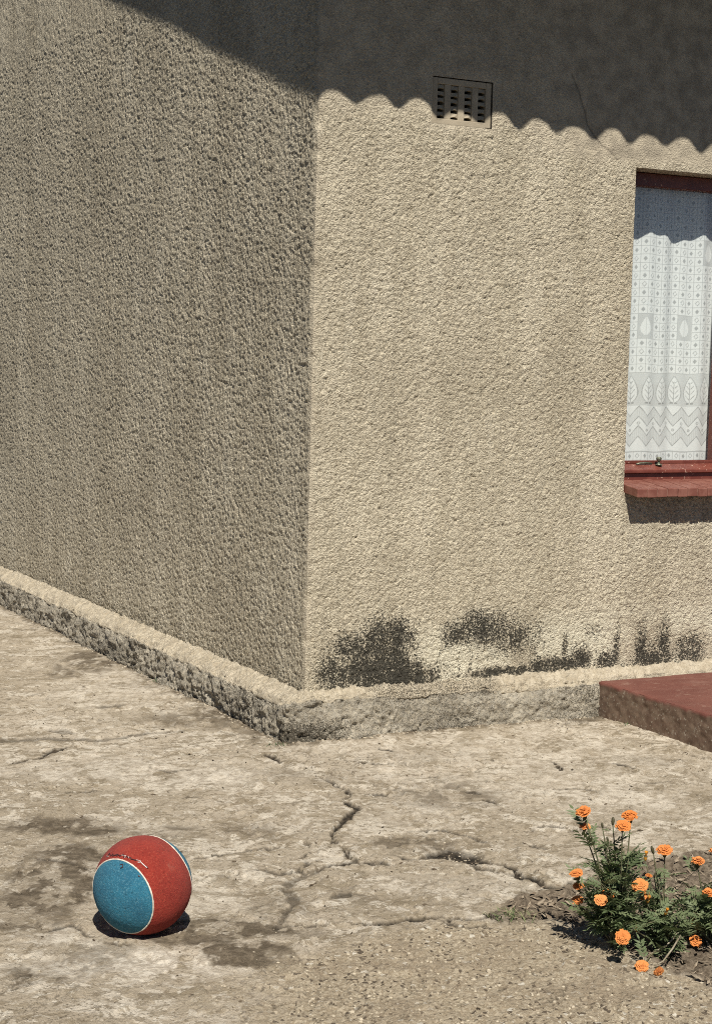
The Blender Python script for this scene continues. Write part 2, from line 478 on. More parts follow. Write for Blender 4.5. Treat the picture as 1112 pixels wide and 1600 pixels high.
m = np.zeros(XX.shape)
for px, py, rx, rz, a, s in ((575, 1045, .19, .17, 1.0, 1), (600, 1000, .13, .11, .85, 2), (535, 1055, .12, .09, .85, 3), (640, 1058, .15, .06, .95, 4),
                             (750, 985, .15, .075, .9, 5), (800, 992, .13, .11, .72, 6), (705, 990, .07, .05, .5, 7), (770, 965, .10, .04, .5, 8),
                             (860, 1040, .17, .035, .95, 9), (905, 1030, .06, .06, .9, 10), (880, 1010, .018, .09, .6, 11), (962, 1020, .022, .12, .8, 12),
                             (945, 1035, .06, .05, .8, 13), (1000, 1015, .03, .10, .85, 14), (1035, 1010, .035, .11, .9, 15), (1018, 1032, .12, .04, .9, 16),
                             (925, 985, .05, .03, .45, 17), (780, 1050, .20, .022, .95, 18), (830, 1015, .02, .06, .5, 19), (1075, 1020, .07, .08, .9, 20), (690, 1005, .012, .06, .45, 22), (735, 1015, .01, .05, .45, 23)):
    m = np.maximum(m, a * blob(XX, ZZ, wall_pt(px, py), rx, rz, 40 + s))
gspk = fbm(XX * 95, ZZ * 95, 77, 2)
mould = 1.06 * m * (.62 + .62 * fbm(XX * 34, ZZ * 5, 71, 4, .6)) * (.72 + .5 * fbm(XX * 12, ZZ * 12, 72, 3))
mould = np.maximum(mould, .40 * ss(.06, .0, ZZ - ZB) * ss(.3, .5, fbm(XX * 9, ZZ * 4, 73, 3)) * ss(.5, .8, XX))
drip = ss(.55, .8, vn(XX * 60, ZZ * 3, 8)) * ss(.50, .20, ZZ) * ss(.0, .4, m + .25 * ss(.35, .24, ZZ)) * ss(.02, .1, XX)
mould = np.maximum(mould, .50 * drip)
pale = ss(.30, .55, fbm(XX * 5, ZZ * 4, 61, 4)) * ss(.50, .30, ZZ) * ss(.40, .55, XX) * .95 * (1 - ss(.3, .7, m))
keep = np.ones((len(Z) - 1, len(X) - 1), bool)
xc = (X[:-1] + X[1:]) / 2; zc = (Z[:-1] + Z[1:]) / 2
for a, b, c_, d_ in ((WX0, WX1, OZ0, WZ1), (VX0, VX1, VZ0, VZ1)):
    keep &= ~(((zc > c_) & (zc < d_))[:, None] & ((xc > a) & (xc < b))[None, :])
front = grid_obj('wall', P, MAT_WALL, house, {'smooth': sm, 'mould': mould, 'pale': pale, 'crack': .5 * ss(.0045, .0015, ckf)}, keep)
front['label'] = 'sunlit front wall with black mould along its foot'

# --- side wall (gable end), light grazing along it
Yv = axis([0, 1.2, 2.4, 3.6, 4.5], [.0046, .0058, .0072, .0085])
Z2 = axis([ZB - .03, 3.05, 3.72], [.0048, .008])
YY, ZY = np.meshgrid(Yv, Z2)
gr2 = pebbles(Yv / 1.35, Z2, 40000, .003, .0056, .0015, .0066, 8)
gr2 = gr2 + .0045 * (fbm(YY * 55, ZY * 55, 14, 2) - .5) + .016 * (fbm(YY * 1.3, ZY * 1.1, 19, 3) - .5)
gr2 *= ss(0, .012, YY)
sm2 = .6 * ss(.022, .006, YY)
AR = arris(ZY) * ss(.03, 0, YY)
P = np.stack([-gr2 * (1 - .7 * sm2) + AR, YY + AR, ZY], -1)
z0 = np.zeros(YY.shape)
m2 = .38 * ss(.32, .18, ZY + .12 * (fbm(YY * 8, ZY * 8, 33) - .5))
kp2 = (ZY < ZE + MR * (np.minimum(YY, 2 * RIDGE_Y - YY) + DE) - .05)[:-1, :-1]
side = grid_obj('wall', P, MAT_WALL, house, {'smooth': sm2, 'mould': m2, 'pale': z0, 'crack': z0}, kp2, True)
side['label'] = 'side wall in grazing light'

# --- the remaining shell: upper gable, far walls, openings
mb = MB()
zr = ZE + MR * (RIDGE_Y + DE) - .03
def roof_z(y): return ZE + MR * (min(y, 2 * RIDGE_Y - y) + DE) - .035
mb.add([(.012, 0, 3.05), (.012, DEPTH, 3.05), (.012, DEPTH, roof_z(DEPTH)), (.012, RIDGE_Y, zr), (.012, 0, roof_z(0))], [(0, 4, 3, 2, 1)])
mb.add([(0, 4.5, -.1), (0, DEPTH, -.1), (0, DEPTH, 3.05), (0, 4.5, 3.05)], [(0, 3, 2, 1)])
mb.add([(WIDTH, 0, -.1), (WIDTH, DEPTH, -.1), (WIDTH, DEPTH, roof_z(DEPTH)), (WIDTH, RIDGE_Y, zr), (WIDTH, 0, roof_z(0))], [(0, 1, 2, 3, 4)])
mb.add([(0, DEPTH, -.1), (WIDTH, DEPTH, -.1), (WIDTH, DEPTH, roof_z(DEPTH)), (0, DEPTH, roof_z(DEPTH))], [(0, 3, 2, 1)])
mb.add([(3.2, 0, -.1), (WIDTH, 0, -.1), (WIDTH, 0, roof_z(0)), (3.2, 0, roof_z(0))], [(0, 1, 2, 3)])
mb.add([(0, 0, 3.06), (3.2, 0, 3.06), (3.2, 0, roof_z(0)), (0, 0, roof_z(0))], [(0, 1, 2, 3)])
mb.build('outer_wall', MAT_WALL, house)
mb = MB()      # inner leaf, ceiling and reveals
ri = .22
for a in ([(WX0, 0, OZ0), (WX0, ri, OZ0), (WX0, ri, WZ1), (WX0, 0, WZ1)], [(WX1, 0, OZ0), (WX1, 0, WZ1), (WX1, ri, WZ1), (WX1, ri, OZ0)],
          [(WX0, 0, WZ1), (WX0, ri, WZ1), (WX1, ri, WZ1), (WX1, 0, WZ1)], [(WX0, 0, OZ0), (WX1, 0, OZ0), (WX1, ri, OZ0), (WX0, ri, OZ0)]):
    mb.add(a, [(0, 1, 2, 3)])
mb.build('window_reveal', MAT_WALL, house)
mb = MB()
for x0, x1, zz0, zz1 in ((.2, WX0 + .0, .1, 2.75), (WX1, 6.8, .1, 2.75), (WX0, WX1, .1, OZ0), (WX0, WX1, WZ1, 2.75)):
    mb.box(x0, x1, ri, ri + .01, zz0, zz1)
mb.box(.2, .21, ri, 6.5, .1, 2.75); mb.box(4.2, 4.21, ri, 6.5, .1, 2.75); mb.box(.2, 4.2, 3.4, 3.41, .1, 2.75)
mb.box(.05, WIDTH - .05, .06, DEPTH - .05, 2.75, 2.76); mb.box(.02, WIDTH - .02, .02, DEPTH - .02, .08, .1)
mb.build('room', MAT_ROOM, house)

# --- roof of corrugated fibre cement sheets: the wave of its eave is the shadow on the wall
xs = axis([-DV, 3.4, WIDTH + DV], [.0113, .03]); ys = axis([-DE, RIDGE_Y], [.09])
RX, RY = np.meshgrid(xs, ys)
def wave(x):
    q = 2 * np.pi * (x - .065 + .37 * DE) / .1815
    return (.0225 + .004 * np.sin(x * 13.0)) * (np.cos(q) - .17 * np.cos(2 * q)) + .005 * np.sin(x * 5.1 + .6) + .003 * np.sin(x * 19.0)
tilt = lambda x: -.030 * np.clip(x, 0, 2.4)
RZ = ZE + MR * (RY + DE) + wave(RX) + tilt(RX) * np.clip(1 - (RY + DE) / 3, 0, 1)
PF = np.stack([RX, RY, RZ], -1)
PBk = np.stack([RX, 2 * RIDGE_Y - RY, ZE + MR * (RY + DE) + wave(RX)], -1)
roof = grid_obj('roof', PF, MAT_ROOF, house); rb = grid_obj('roof', PBk, MAT_ROOF, house, flip=True)
for r_ in (roof, rb):
    s_ = r_.modifiers.new('thickness', 'SOLIDIFY'); s_.thickness = .007; s_.offset = 1
mb = MB(); mb.tube([(-DV, RIDGE_Y, ZE + MR * (RIDGE_Y + DE) + .0), (WIDTH + DV, RIDGE_Y, ZE + MR * (RIDGE_Y + DE) + .0)], [.09, .09], 12)
mb.build('ridge_cap', MAT_ROOF, house, True)

# --- air brick
vent = empty('air_vent', (VX0, 0, VZ0)); vent.parent = house
VW, VH = VX1 - VX0, VZ1 - VZ0
def vbox(name, *b, bev=.002, m=MAT_VENT):
    q = MB(); q.box(*b); return q.build(name, m, vent, bevel=bev)
g = .0025
cols = [(.026 + k * .0615, .026 + k * .0615 + .034) for k in range(4)]
rows = 5; rh = (VH - .05) / rows
vbox('rim', 0, cols[0][0], .004, .05, 0, VH - g); vbox('rim', cols[3][1], VW - g, .006, .05, g, VH - g)
vbox('rim', cols[0][0], cols[3][1], .006, .05, VH - .026, VH - g); vbox('rim', cols[0][0], cols[3][1], .004, .05, 0, .022)
for k in range(3): vbox('bar', cols[k][1], cols[k + 1][0], .0075, .05, .022, VH - .026)
lm = MB(); w_ = .034        # a pointed hood over each slot
h0 = rh * .34
lm.add([(0, .004, h0), (w_, .004, h0), (w_, .03, h0 + .006), (0, .03, h0 + .006), (w_ / 2, -.003, h0 + .004), (0, .006, rh), (w_, .006, rh), (w_ / 2, .004, rh), (w_, .03, rh), (0, .03, rh)],
       [(0, 4, 7, 5), (4, 1, 6, 7), (0, 3, 2, 1, 4), (1, 2, 8, 6), (3, 0, 5, 9), (5, 7, 6, 8, 9)])
lme = lm.mesh('louvre', MAT_VENT)
for a, b in cols:
    for k in range(rows):
        inst('louvre', lme, vent, Matrix.Translation((a, .008 + random.uniform(-.001, .002), .022 + k * rh + random.uniform(-.0015, .0015))) @ Matrix.Rotation(random.uniform(-.05, .05), 4, 'Y'))
q = MB()
q.add([(0, 0, 0), (VW, 0, 0), (VW, 0, VH), (0, 0, VH), (0, .2, 0), (VW, .2, 0), (VW, .2, VH), (0, .2, VH)],
      [(0, 1, 5, 4), (1, 2, 6, 5), (2, 3, 7, 6), (3, 0, 4, 7), (4, 5, 6, 7)])
q.build('shaft', MAT_DARK, vent)

# --- window
win = empty('window', (WX0, 0, WZ0)); win.parent = house
OW, OH = WX1 - WX0, WZ1 - WZ0
FR = .115                                     # face of the frame behind the wall face
def wbox(name, *b, bev=.003, m=MAT_FRAME, par=win, j=0):
    q = MB(); q.box(*b, j); return q.build(name, m, par, bevel=bev)
wbox('jamb', .002, .050, FR, FR + .06, -.01, OH - .002); wbox('jamb', OW - .05, OW - .002, FR, FR + .06, -.01, OH - .002)
wbox('head', .050, OW - .05, FR + .002, FR + .06, OH - .058, OH - .002)
wbox('mullion', OW / 2 - .028, OW / 2 + .028, FR + .001, FR + .058, -.01, OH - .058)
# bottom rail with a sloped weather moulding, the cill of the frame under it
q = MB()
q.add([(.05, FR - .045, -.040), (.05, FR - .045, -.026), (.05, FR + .004, -.004), (.05, FR + .055, -.004), (.05, FR + .055, -.040),
       (OW - .05, FR - .045, -.040), (OW - .05, FR - .045, -.026), (OW - .05, FR + .004, -.004), (OW - .05, FR + .055, -.004), (OW - .05, FR + .055, -.040)],
      [(0, 1, 2, 3, 4), (9, 8, 7, 6, 5), (0, 5, 6, 1), (1, 6, 7, 2), (2, 7, 8, 3), (3, 8, 9, 4), (4, 9, 5, 0)])
q.build('bottom_rail', MAT_FRAME, win, bevel=.003)
wbox('frame_cill', .006, OW - .006, FR - .030, FR + .06, -.075, -.0402)
for a, b in ((.05, OW / 2 - .028), (OW / 2 + .028, OW - .05)):
    q = MB(); q.box(a, b, FR + .028, FR + .031, -.004, OH - .058); q.build('pane', MAT_GLASS, win)
    wbox('glazing_bead', a, b, FR + .012, FR + .028, -.0035, .010, bev=.002)
pin = MB(); pin.lathe([(.016, 0), (.016, .004), (.006, .007), (.005, .017), (.011, .022), (.0125, .030), (.009, .035), (.002, .036)], 14)
po = pin.build('stay_pin', MAT_METAL, win, True); po.location = (1.722 - WX0, FR - .012, -.009)
hook = MB(); hook.tube([(0, 0, 0), (.02, 0, .003), (.05, .002, .004), (.085, .001, .002)], [.004, .0045, .0045, .003], 6)
ho = hook.build('casement_stay', MAT_METAL, win, True); ho.location = (1.722 - WX0 - .115, FR - .006, -.0035)
# tiled sill: narrow red tiles on a mortar bed, sloping outward
TW = .0525; nt = int(OW / TW); TW = OW / nt
sy0, sy1, sz0, sz1 = FR - .028, -.093, -.068, -.092      # inner and outer top edge (relative to the window foot)
for k in range(nt):
    a = .001 + k * TW + .0018; b = .001 + (k + 1) * TW - .0018
    q = MB(); dz = random.uniform(-.0018, .0018); dy = random.uniform(-.002, .002); th = .036
    q.add([(a, sy0, sz0 - th + dz), (b, sy0, sz0 - th + dz), (b, sy0, sz0 + dz), (a, sy0, sz0 + dz),
           (a, sy1 + dy, sz1 - th + dz), (b, sy1 + dy, sz1 - th + dz), (b, sy1 + dy, sz1 + dz), (a, sy1 + dy, sz1 + dz)],
          [(0, 3, 2, 1), (4, 5, 6, 7), (0, 1, 5, 4), (1, 2, 6, 5), (2, 3, 7, 6), (3, 0, 4, 7)])
    q.build('sill_tile', MAT_TILE, win, bevel=.003)
q = MB(); e = .0045
q.add([(.004, sy0, sz0 - .033), (OW - .004, sy0, sz0 - .033), (OW - .004, sy0, sz0 - e), (.004, sy0, sz0 - e),
       (.004, sy1 + e, sz1 - .033), (OW - .004, sy1 + e, sz1 - .033), (OW - .004, sy1 + e, sz1 - e), (.004, sy1 + e, sz1 - e)],
      [(0, 3, 2, 1), (4, 5, 6, 7), (0, 1, 5, 4), (1, 2, 6, 5), (2, 3, 7, 6), (3, 0, 4, 7)])
q.build('sill_bed', MAT_MORTAR, win)

# --- rough concrete footing round the corner
SL = axis([0, 1.6, 4.6], [.0065, .012])[::-1]                         # side run, far to near
sc_ = np.linspace(0, math.pi / 2, 24)
SF = axis([0, 1.6, 3.2], [.006, .02])
prof_t = np.concatenate([np.linspace(0, .40, 16, endpoint=False), np.linspace(.40, .56, 10, endpoint=False), np.linspace(.56, 1, 32)])
def ring(kind, s):
    if kind == 0: w, ze = WL, .146
    elif kind == 2: w, ze = WF, .168 - .030 * min(1, s / 1.2)
    else: k = s / (math.pi / 2); w, ze = WL + (WF - WL) * k, .146 + .022 * k
    return w, ze
rows_ = []; tops = []; along = []
for kind, S in ((0, SL[:-1]), (1, sc_), (2, SF[1:])):
    for s in S:
        w, ze = ring(kind, s)
        line = []; tp = []
        for tq in prof_t:
            if tq < .40: d = -.02 + (w - .012 + .02) * tq / .40; z = ZB + .004 - (ZB + .004 - ze) * max(0, (d / w)); tpv = 1
            elif tq < .56:
                a = (tq - .40) / .16 * math.pi / 2; d = w - .012 + .012 * math.sin(a); z = ze - .012 + .012 * math.cos(a) - .002; tpv = 1 - (tq - .40) / .16
            else: k = (tq - .56) / .44; d = w + .006 * k; z = (ze - .014) * (1 - k) - .04 * k; tpv = 0
            if kind == 0: p = (-d, s, z)
            elif kind == 2: p = (s, -d, z)
            else:
                cx, sx = abs(math.cos(s)) ** .45, abs(math.sin(s)) ** .45
                dd = d
                p = (-(WL * d / w) * cx if d > 0 else -d * cx, -(WF * d / w) * sx if d > 0 else -d * sx, z)
            line.append(p); tp.append(tpv)
        rows_.append(line); tops.append(tp); along.append(-s if kind == 0 else (s if kind == 2 else 0))
P = np.array(rows_); T = np.array(tops); AL = np.array(along)[:, None] * np.ones(T.shape)
x, y, z = P[..., 0], P[..., 1], P[..., 2]
gu = np.gradient(P, axis=0); gv_ = np.gradient(P, axis=1)
N = np.cross(gv_, gu); N /= np.linalg.norm(N, axis=-1, keepdims=True) + 1e-9
if (N[:, 30] * P[:, 30])[..., 0].sum() < 0: pass
out = np.where(((N * np.stack([np.where(AL < 0, -1.0, 0) - .3, np.where(AL >= 0, -1.0, 0) - .3, 0 * x + .6], -1)).sum(-1) < 0), -1, 1)
N = N * out[..., None]
lump = fbm3(x * 22, y * 22, z * 22, 3, 3) - .5; coarse = fbm3(x * 75, y * 75, z * 75, 5, 2) - .5; big_ = fbm3(x * 4, y * 4, z * 4, 6, 3) - .5
sidew = (AL < 0)
amp = np.where(sidew, 1.3, 1.0 + .4 * ss(.5, 0, AL))
smt = ss(.55, .8, AL) * ss(.5, .6, fbm3(x * 5, y * 5, z * 7, 8)) * .0
dsp = amp * (.024 * lump * (1 - .45 * T) + .024 * coarse * (1 - np.where(sidew, .5, .1) * T)) + .024 * big_ * (1 - .5 * T)
edgek = np.exp(-((prof_t[None, :] - .50) / .10) ** 2)
chips = ss(.44, .62, fbm3(x * 13, y * 13, 0 * z, 9, 3)) * edgek
dsp -= .030 * chips
dsp *= ss(0, .10, prof_t)[None, :]
P = P + N * dsp[..., None]
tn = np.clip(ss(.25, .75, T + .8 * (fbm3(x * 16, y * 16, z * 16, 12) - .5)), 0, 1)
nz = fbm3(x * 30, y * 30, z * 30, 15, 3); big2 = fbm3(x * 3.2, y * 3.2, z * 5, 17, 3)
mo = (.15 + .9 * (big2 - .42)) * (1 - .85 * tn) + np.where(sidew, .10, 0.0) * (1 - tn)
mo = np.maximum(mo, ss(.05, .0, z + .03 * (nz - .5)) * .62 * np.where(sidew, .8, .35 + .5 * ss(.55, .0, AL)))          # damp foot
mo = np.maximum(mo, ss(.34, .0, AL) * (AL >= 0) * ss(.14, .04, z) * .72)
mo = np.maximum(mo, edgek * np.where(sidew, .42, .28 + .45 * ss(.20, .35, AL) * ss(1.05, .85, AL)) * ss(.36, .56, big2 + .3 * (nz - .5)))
mo = np.maximum(mo, np.where(sidew, .16, .1) * tn * ss(.42, .6, nz))
mo = np.maximum(mo, .50 * tn * ss(.2, .3, AL) * ss(1.05, .9, AL) * ss(.40, .52, big2))
mo = np.maximum(mo, .42 * edgek * (AL > 0) * ss(.35, .5, fbm3(x * 7, y * 7, z * 7, 19, 2)))
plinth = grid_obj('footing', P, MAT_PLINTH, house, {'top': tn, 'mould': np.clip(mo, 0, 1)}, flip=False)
plinth['label'] = 'rough chipped concrete footing with a sandy ledge'

# ------------------------------------------------------------------ the yard: one sheet, fine where it is near
Dv = [3.3]
while Dv[-1] < 9.6: Dv.append(Dv[-1] + .0052 * (Dv[-1] / 3.6) ** 1.85)
Vv = np.concatenate([-np.geomspace(.3, 90, 22)[::-1] + 3.3, Dv, Dv[-1] + np.geomspace(.1, 150, 24)])
Uv = axis([-2.1, -1.05, .95, 1.9], [.008, .0042, .008])
Uv = np.concatenate([Uv[0] - np.geomspace(.1, 120, 22)[::-1], Uv, Uv[-1] + np.geomspace(.1, 120, 22)])
UU, VV = np.meshgrid(Uv, Vv)
GX = CAM[0] + RH[0] * UU + FH[0] * VV; GY = CAM[1] + RH[1] * UU + FH[1] * VV
loc = (np.abs(UU) < 2.2) & (VV > 3.2) & (VV < 9.8)
def gu_(px, py):
    p = G(px, py); d = p[:2] - CAM[:2]; return np.array([d @ RH, d @ FH])
def gl(pts): return [gu_(*p) for p in pts]
fade = ss(30, 4, np.hypot(UU, VV - 5))
hgt = .007 * (fbm(UU * 1.3, VV * 1.3, 1, 3) - .5) + .0042 * (fbm(UU * 9, VV * 9, 2, 4, .6) - .5) + .0022 * (fbm(UU * 60, VV * 60, 3, 2) - .5)
flake = fbm(UU * 6.5, VV * 4.2, 30, 5, .6)
hgt += .0050 * ss(.485, .515, flake) + .0026 * ss(.52, .545, fbm(UU * 15, VV * 11, 33, 5, .62))                                   # top skin flaked off in sheets
pits = ss(.70, .80, fbm(UU * 38, VV * 38, 31, 2)); hgt -= .0022 * pits
Uf, Vf = UU.ravel(), VV.ravel()
wob = (fbm(UU * 24, VV * 24, 5, 3) - .5) + .7 * (fbm(UU * 75, VV * 75, 7, 2) - .5)
crack = np.zeros(UU.shape)
def cut(pts, w0, w1, depth=.010, prof=None, strength=1.0, wobble=.02, step=0.0):
    global hgt, crack
    d, tq = poly_dist(Uf, Vf, gl(pts)); d = d.reshape(UU.shape); tq = tq.reshape(UU.shape)
    w = 1.12 * (w0 + .0012 + (w1 - w0) * (prof(tq) if prof else np.sin(np.pi * np.clip(tq, 0, 1)))) * (.65 + .7 * vn(UU * 40, VV * 40, 6))
    d = np.abs(d + wobble * 1.25 * wob * ss(.1, .0, d))
    k = ss(1.25, .55, d / np.maximum(w, 1e-4))
    hgt -= depth * k
    crack = np.maximum(crack, strength * k)
cut([(500, 1216), (520, 1226), (540, 1236), (548, 1246), (535, 1252), (552, 1260), (558, 1265), (545, 1276), (535, 1285), (525, 1295), (518, 1305), (520, 1315), (530, 1322), (540, 1330), (545, 1342)],
    .0035, .012, .011, lambda q: np.exp(-((q - .5) / .22) ** 2))
cut([(590, 1347), (545, 1348), (515, 1352), (500, 1358)], .004, .009, .009)
cut([(500, 1358), (470, 1370), (450, 1380), (445, 1392), (455, 1400), (460, 1412), (450, 1425), (440, 1440), (430, 1455)], .007, .013, .005, None, .55)
cut([(600, 1336), (640, 1343), (670, 1340), (700, 1342)], .007, .011, .010)
cut([(678, 1337), (700, 1335), (735, 1342), (755, 1346)], .024, .044, .009, None, 1.0, .03)
cut([(740, 1352), (770, 1360), (800, 1366), (830, 1373), (850, 1382), (872, 1386), (890, 1379)], .008, .014, .012)
cut([(755, 1347), (785, 1350), (800, 1356), (808, 1366)], .007, .011, .010)
cut([(430, 1448), (500, 1446), (540, 1443), (580, 1446), (610, 1443), (640, 1437), (670, 1433), (700, 1437), (740, 1438), (772, 1432)], .0055, .0115, .011, lambda q: np.exp(-((q - .68) / .2) ** 2))
cut([(0, 1156), (60, 1156), (100, 1158), (150, 1157), (190, 1153), (230, 1146), (290, 1142)], .010, .026, .004, lambda q: 1 - q, .55)
cut([(20, 1192), (62, 1185), (80, 1175), (112, 1169)], .006, .010, .007)
cut([(413, 1180), (425, 1186), (437, 1193)], .006, .011, .009)
cut([(557, 1192), (580, 1195), (600, 1196), (632, 1193)], .006, .011, .008)
cut([(592, 1170), (612, 1173)], .006, .009, .006)
cut([(860, 1190), (868, 1196), (876, 1206)], .004, .008, .006); cut([(955, 1194), (992, 1201)], .004, .007, .006)
cut([(722, 1236), (745, 1239)], .008, .014, .005, None, .7); cut([(758, 1249), (776, 1256)], .008, .013, .006, None, .8)
cut([(525, 1402), (545, 1398)], .012, .022, .006, None, .7); cut([(555, 1398), (568, 1400)], .007, .012, .005, None, .6)
cut([(830, 1322), (855, 1327)], .006, .011, .005, None, .7); cut([(1010, 1225), (1048, 1221)], .004, .007, .005, None, .7)
cut([(668, 1160), (672, 1163)], .006, .009, .004, None, .6); cut([(80, 1140), (112, 1146)], .012, .025, .004, None, .55)
cut([(155, 1108), (190, 1104)], .014, .026, .004, None, .55); cut([(290, 1246), (306, 1247)], .007, .012, .003, None, .7)
for pts in ([(545, 1342), (560, 1348), (585, 1352), (612, 1351)], [(350, 1372), (400, 1362), (440, 1366), (470, 1358)], [(300, 1345), (352, 1336), (402, 1330), (440, 1322)],
            [(640, 1300), (690, 1296), (735, 1306), (762, 1318)], [(690, 1440), (720, 1452), (760, 1448)], [(380, 1420), (420, 1412), (452, 1418)], [(820, 1300), (850, 1292), (880, 1296)],
            [(560, 1240), (585, 1244), (606, 1242)], [(62, 1345), (110, 1352), (140, 1362)], [(70, 1460), (110, 1448), (150, 1468), (200, 1478)], [(470, 1362), (482, 1350), (470, 1340), (488, 1330), (478, 1318)],
            [(888, 1300), (930, 1292), (965, 1296)], [(640, 1212), (680, 1216), (720, 1213)], [(850, 1236), (900, 1232), (935, 1238)], [(62, 1232), (110, 1238), (165, 1236)], [(230, 1200), (262, 1206), (300, 1203)]):
    cut(pts, .003, .0065, .006, None, .75)
# hairline crazing over the slab
cz = np.abs(fbm(UU * 3.1 + .7 * wob, VV * 2.4 + .7 * wob, 44, 4) - .5)
craz = ss(.0075, .002, cz) * ss(.50, .60, fbm(UU * 1.7, VV * 1.7, 45, 2)) * loc
crack = np.maximum(crack, .6 * craz); hgt -= .003 * craz


def gblob(px, py, rx, ry, seed, amp=1.0, sc=8, hard=.35):
    c = gu_(px, py); Dd = c[1]
    ru = rx * Dd / FPX; rv = ry * Dd * Dd / (1.45 * FPX)
    d = np.hypot((UU - c[0]) / ru, (VV - c[1]) / rv)
    return ss(1.0 + hard, 1.0 - hard, d + amp * (fbm(UU * sc, VV * sc, seed, 5, .6) - .5))


stain = np.zeros(UU.shape)
for i, (px, py, rx, ry, a, hd) in enumerate(((405, 1497, 72, 23, .95, .10), (340, 1452, 150, 18, .8, .3), (700, 1245, 90, 22, .50, .5), (480, 1215, 90, 14, .25, .5),
        (95, 1375, 75, 75, .85, .4), (110, 1295, 95, 16, .85, .4), (260, 1300, 60, 12, .6, .4), (70, 1520, 60, 20, .7, .4), (300, 1470, 80, 14, .75, .3), (150, 1035, 60, 16, .75, .3), (120, 1040, 30, 24, .6, .3), (370, 1118, 75, 20, .72, .3), (280, 1125, 70, 12, .5, .35),
        (420, 1300, 90, 12, .35, .5), (80, 1430, 40, 40, .55, .4), (650, 1320, 60, 12, .6, .3), (560, 1400, 60, 14, .25, .5), (440, 1420, 40, 40, .35, .5), (845, 1115, 60, 6, .55, .35),
        (900, 1122, 40, 7, .75, .3), (1000, 1190, 80, 8, .25, .5), (400, 1150, 40, 10, .5, .4), (240, 1070, 40, 10, .4, .4), (800, 1440, 40, 9, .7, .3), (660, 1180, 60, 12, .2, .5), (130, 1500, 70, 25, .4, .4))):
    stain = np.maximum(stain, a * gblob(px, py, rx, ry, 100 + i, 1.1, 9, hd))
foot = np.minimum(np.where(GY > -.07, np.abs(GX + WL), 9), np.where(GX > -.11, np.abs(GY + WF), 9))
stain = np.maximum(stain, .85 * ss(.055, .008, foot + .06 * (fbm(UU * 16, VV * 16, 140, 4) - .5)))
scab = fbm(UU * 17, VV * 12, 131, 5, .68)
stain = np.clip(stain * (.35 + .95 * ss(.435, .505, scab)) * (.7 + .6 * fbm(UU * 40, VV * 40, 130, 3)), 0, 1)
pale = np.zeros(UU.shape)
for i, (px, py, rx, ry, a) in enumerate(((220, 1205, 200, 24, .55), (200, 1080, 110, 40, .45), (820, 1200, 260, 50, .42), (210, 1510, 140, 26, 1.0), (110, 1465, 60, 14, .8), (330, 1415, 60, 14, .5), (200, 1290, 90, 14, .5), (120, 1340, 50, 20, .5), (640, 1280, 90, 18, .4), (560, 1170, 90, 16, .35),
        (690, 1385, 110, 20, .30), (960, 1250, 120, 40, .38), (760, 1435, 40, 8, .7), (390, 1372, 40, 14, .4), (800, 1395, 60, 20, .35), (330, 1380, 25, 20, .3), (870, 1150, 90, 18, .4))):
    pale = np.maximum(pale, a * gblob(px, py, rx, ry, 160 + i, 1.3, 7, .4))
pale = np.clip(pale * 1.15 * ss(.445, .505, fbm(UU * 21, VV * 15, 190, 5, .7) + .04), 0, 1)
# exposed aggregate towards the bed, on the near side of the long crack
gc = gl([(300, 1530), (420, 1512), (520, 1478), (640, 1452), (760, 1440), (850, 1434), (1112, 1440)])
edge_v = np.interp(UU, [p[0] for p in gc], [p[1] for p in gc])
gravel = ss(.06, -.05, VV - edge_v + .16 * (fbm(UU * 6, VV * 6, 200, 4) - .5)) * ss(gc[0][0] - .1, gc[1][0] + .15, UU + .1 * (fbm(UU * 7, VV * 7, 201) - .5))
li, lj = np.where(loc.any(1))[0], np.where(loc.any(0))[0]
sub = np.ix_(li, lj)
pg = np.zeros(UU.shape); pg[sub] = pebbles(Uv[lj], Vv[li], 6500, .003, .008, .001, .0048, 17, .0035)
hgt += gravel * (pg - .002) + gravel * .004 * (fbm(UU * 80, VV * 80, 8, 2) - .5)
# the flower bed, a shallow hollow of loose earth
bed = gl([(765, 1431), (790, 1412), (815, 1397), (845, 1392), (880, 1388), (920, 1376), (960, 1360), (1010, 1345), (1060, 1336), (1130, 1330), (1180, 1400), (1190, 1560), (1120, 1545), (1060, 1522), (1005, 1497), (960, 1478), (905, 1452), (860, 1437), (810, 1438)])
def inside(pts):
    r_ = np.zeros(UU.shape, bool); n = len(pts)
    for k in range(n):
        a, b = pts[k], pts[(k + 1) % n]
        cnd = ((a[1] > VV) != (b[1] > VV)) & (UU < (b[0] - a[0]) * (VV - a[1]) / (b[1] - a[1] + 1e-12) + a[0])
        r_ ^= cnd
    return r_
d, _ = poly_dist(Uf, Vf, bed + [bed[0]]); d = d.reshape(UU.shape)
sd = np.where(inside(bed), d, -d) + .05 * (fbm(UU * 14, VV * 14, 210, 4) - .5)
soil = ss(-.012, .012, sd)
clod = pebbles(Uv[lj], Vv[li], 1500, .006, .022, .004, .016, 23, .005)
hs = -.022 * ss(0, .05, sd) + .016 * (fbm(UU * 12, VV * 12, 212, 4) - .5)
hs[sub] += clod
hgt = hgt * (1 - soil) + hs * soil
ew = .35 * (fbm(UU * 1.8, VV * 1.8, 220) - .5) + .05 * (fbm(UU * 14, VV * 14, 222) - .5)
added_earth = np.maximum(np.maximum(ss(1.60, 1.72, UU + ew), ss(3.42, 3.30, VV + ew * .6)), ss(.38, .50, -UU - .215 * VV + ew))  # dark ground past the slab, added to cut light bounced onto the walls
added_earth = np.maximum(added_earth, ss(10.5, 10.8, VV + ew))
hgt = hgt * (1 - added_earth) + added_earth * (-.02 + .02 * (fbm(UU * 9, VV * 9, 223, 4) - .5))
soil = np.maximum(soil, added_earth)
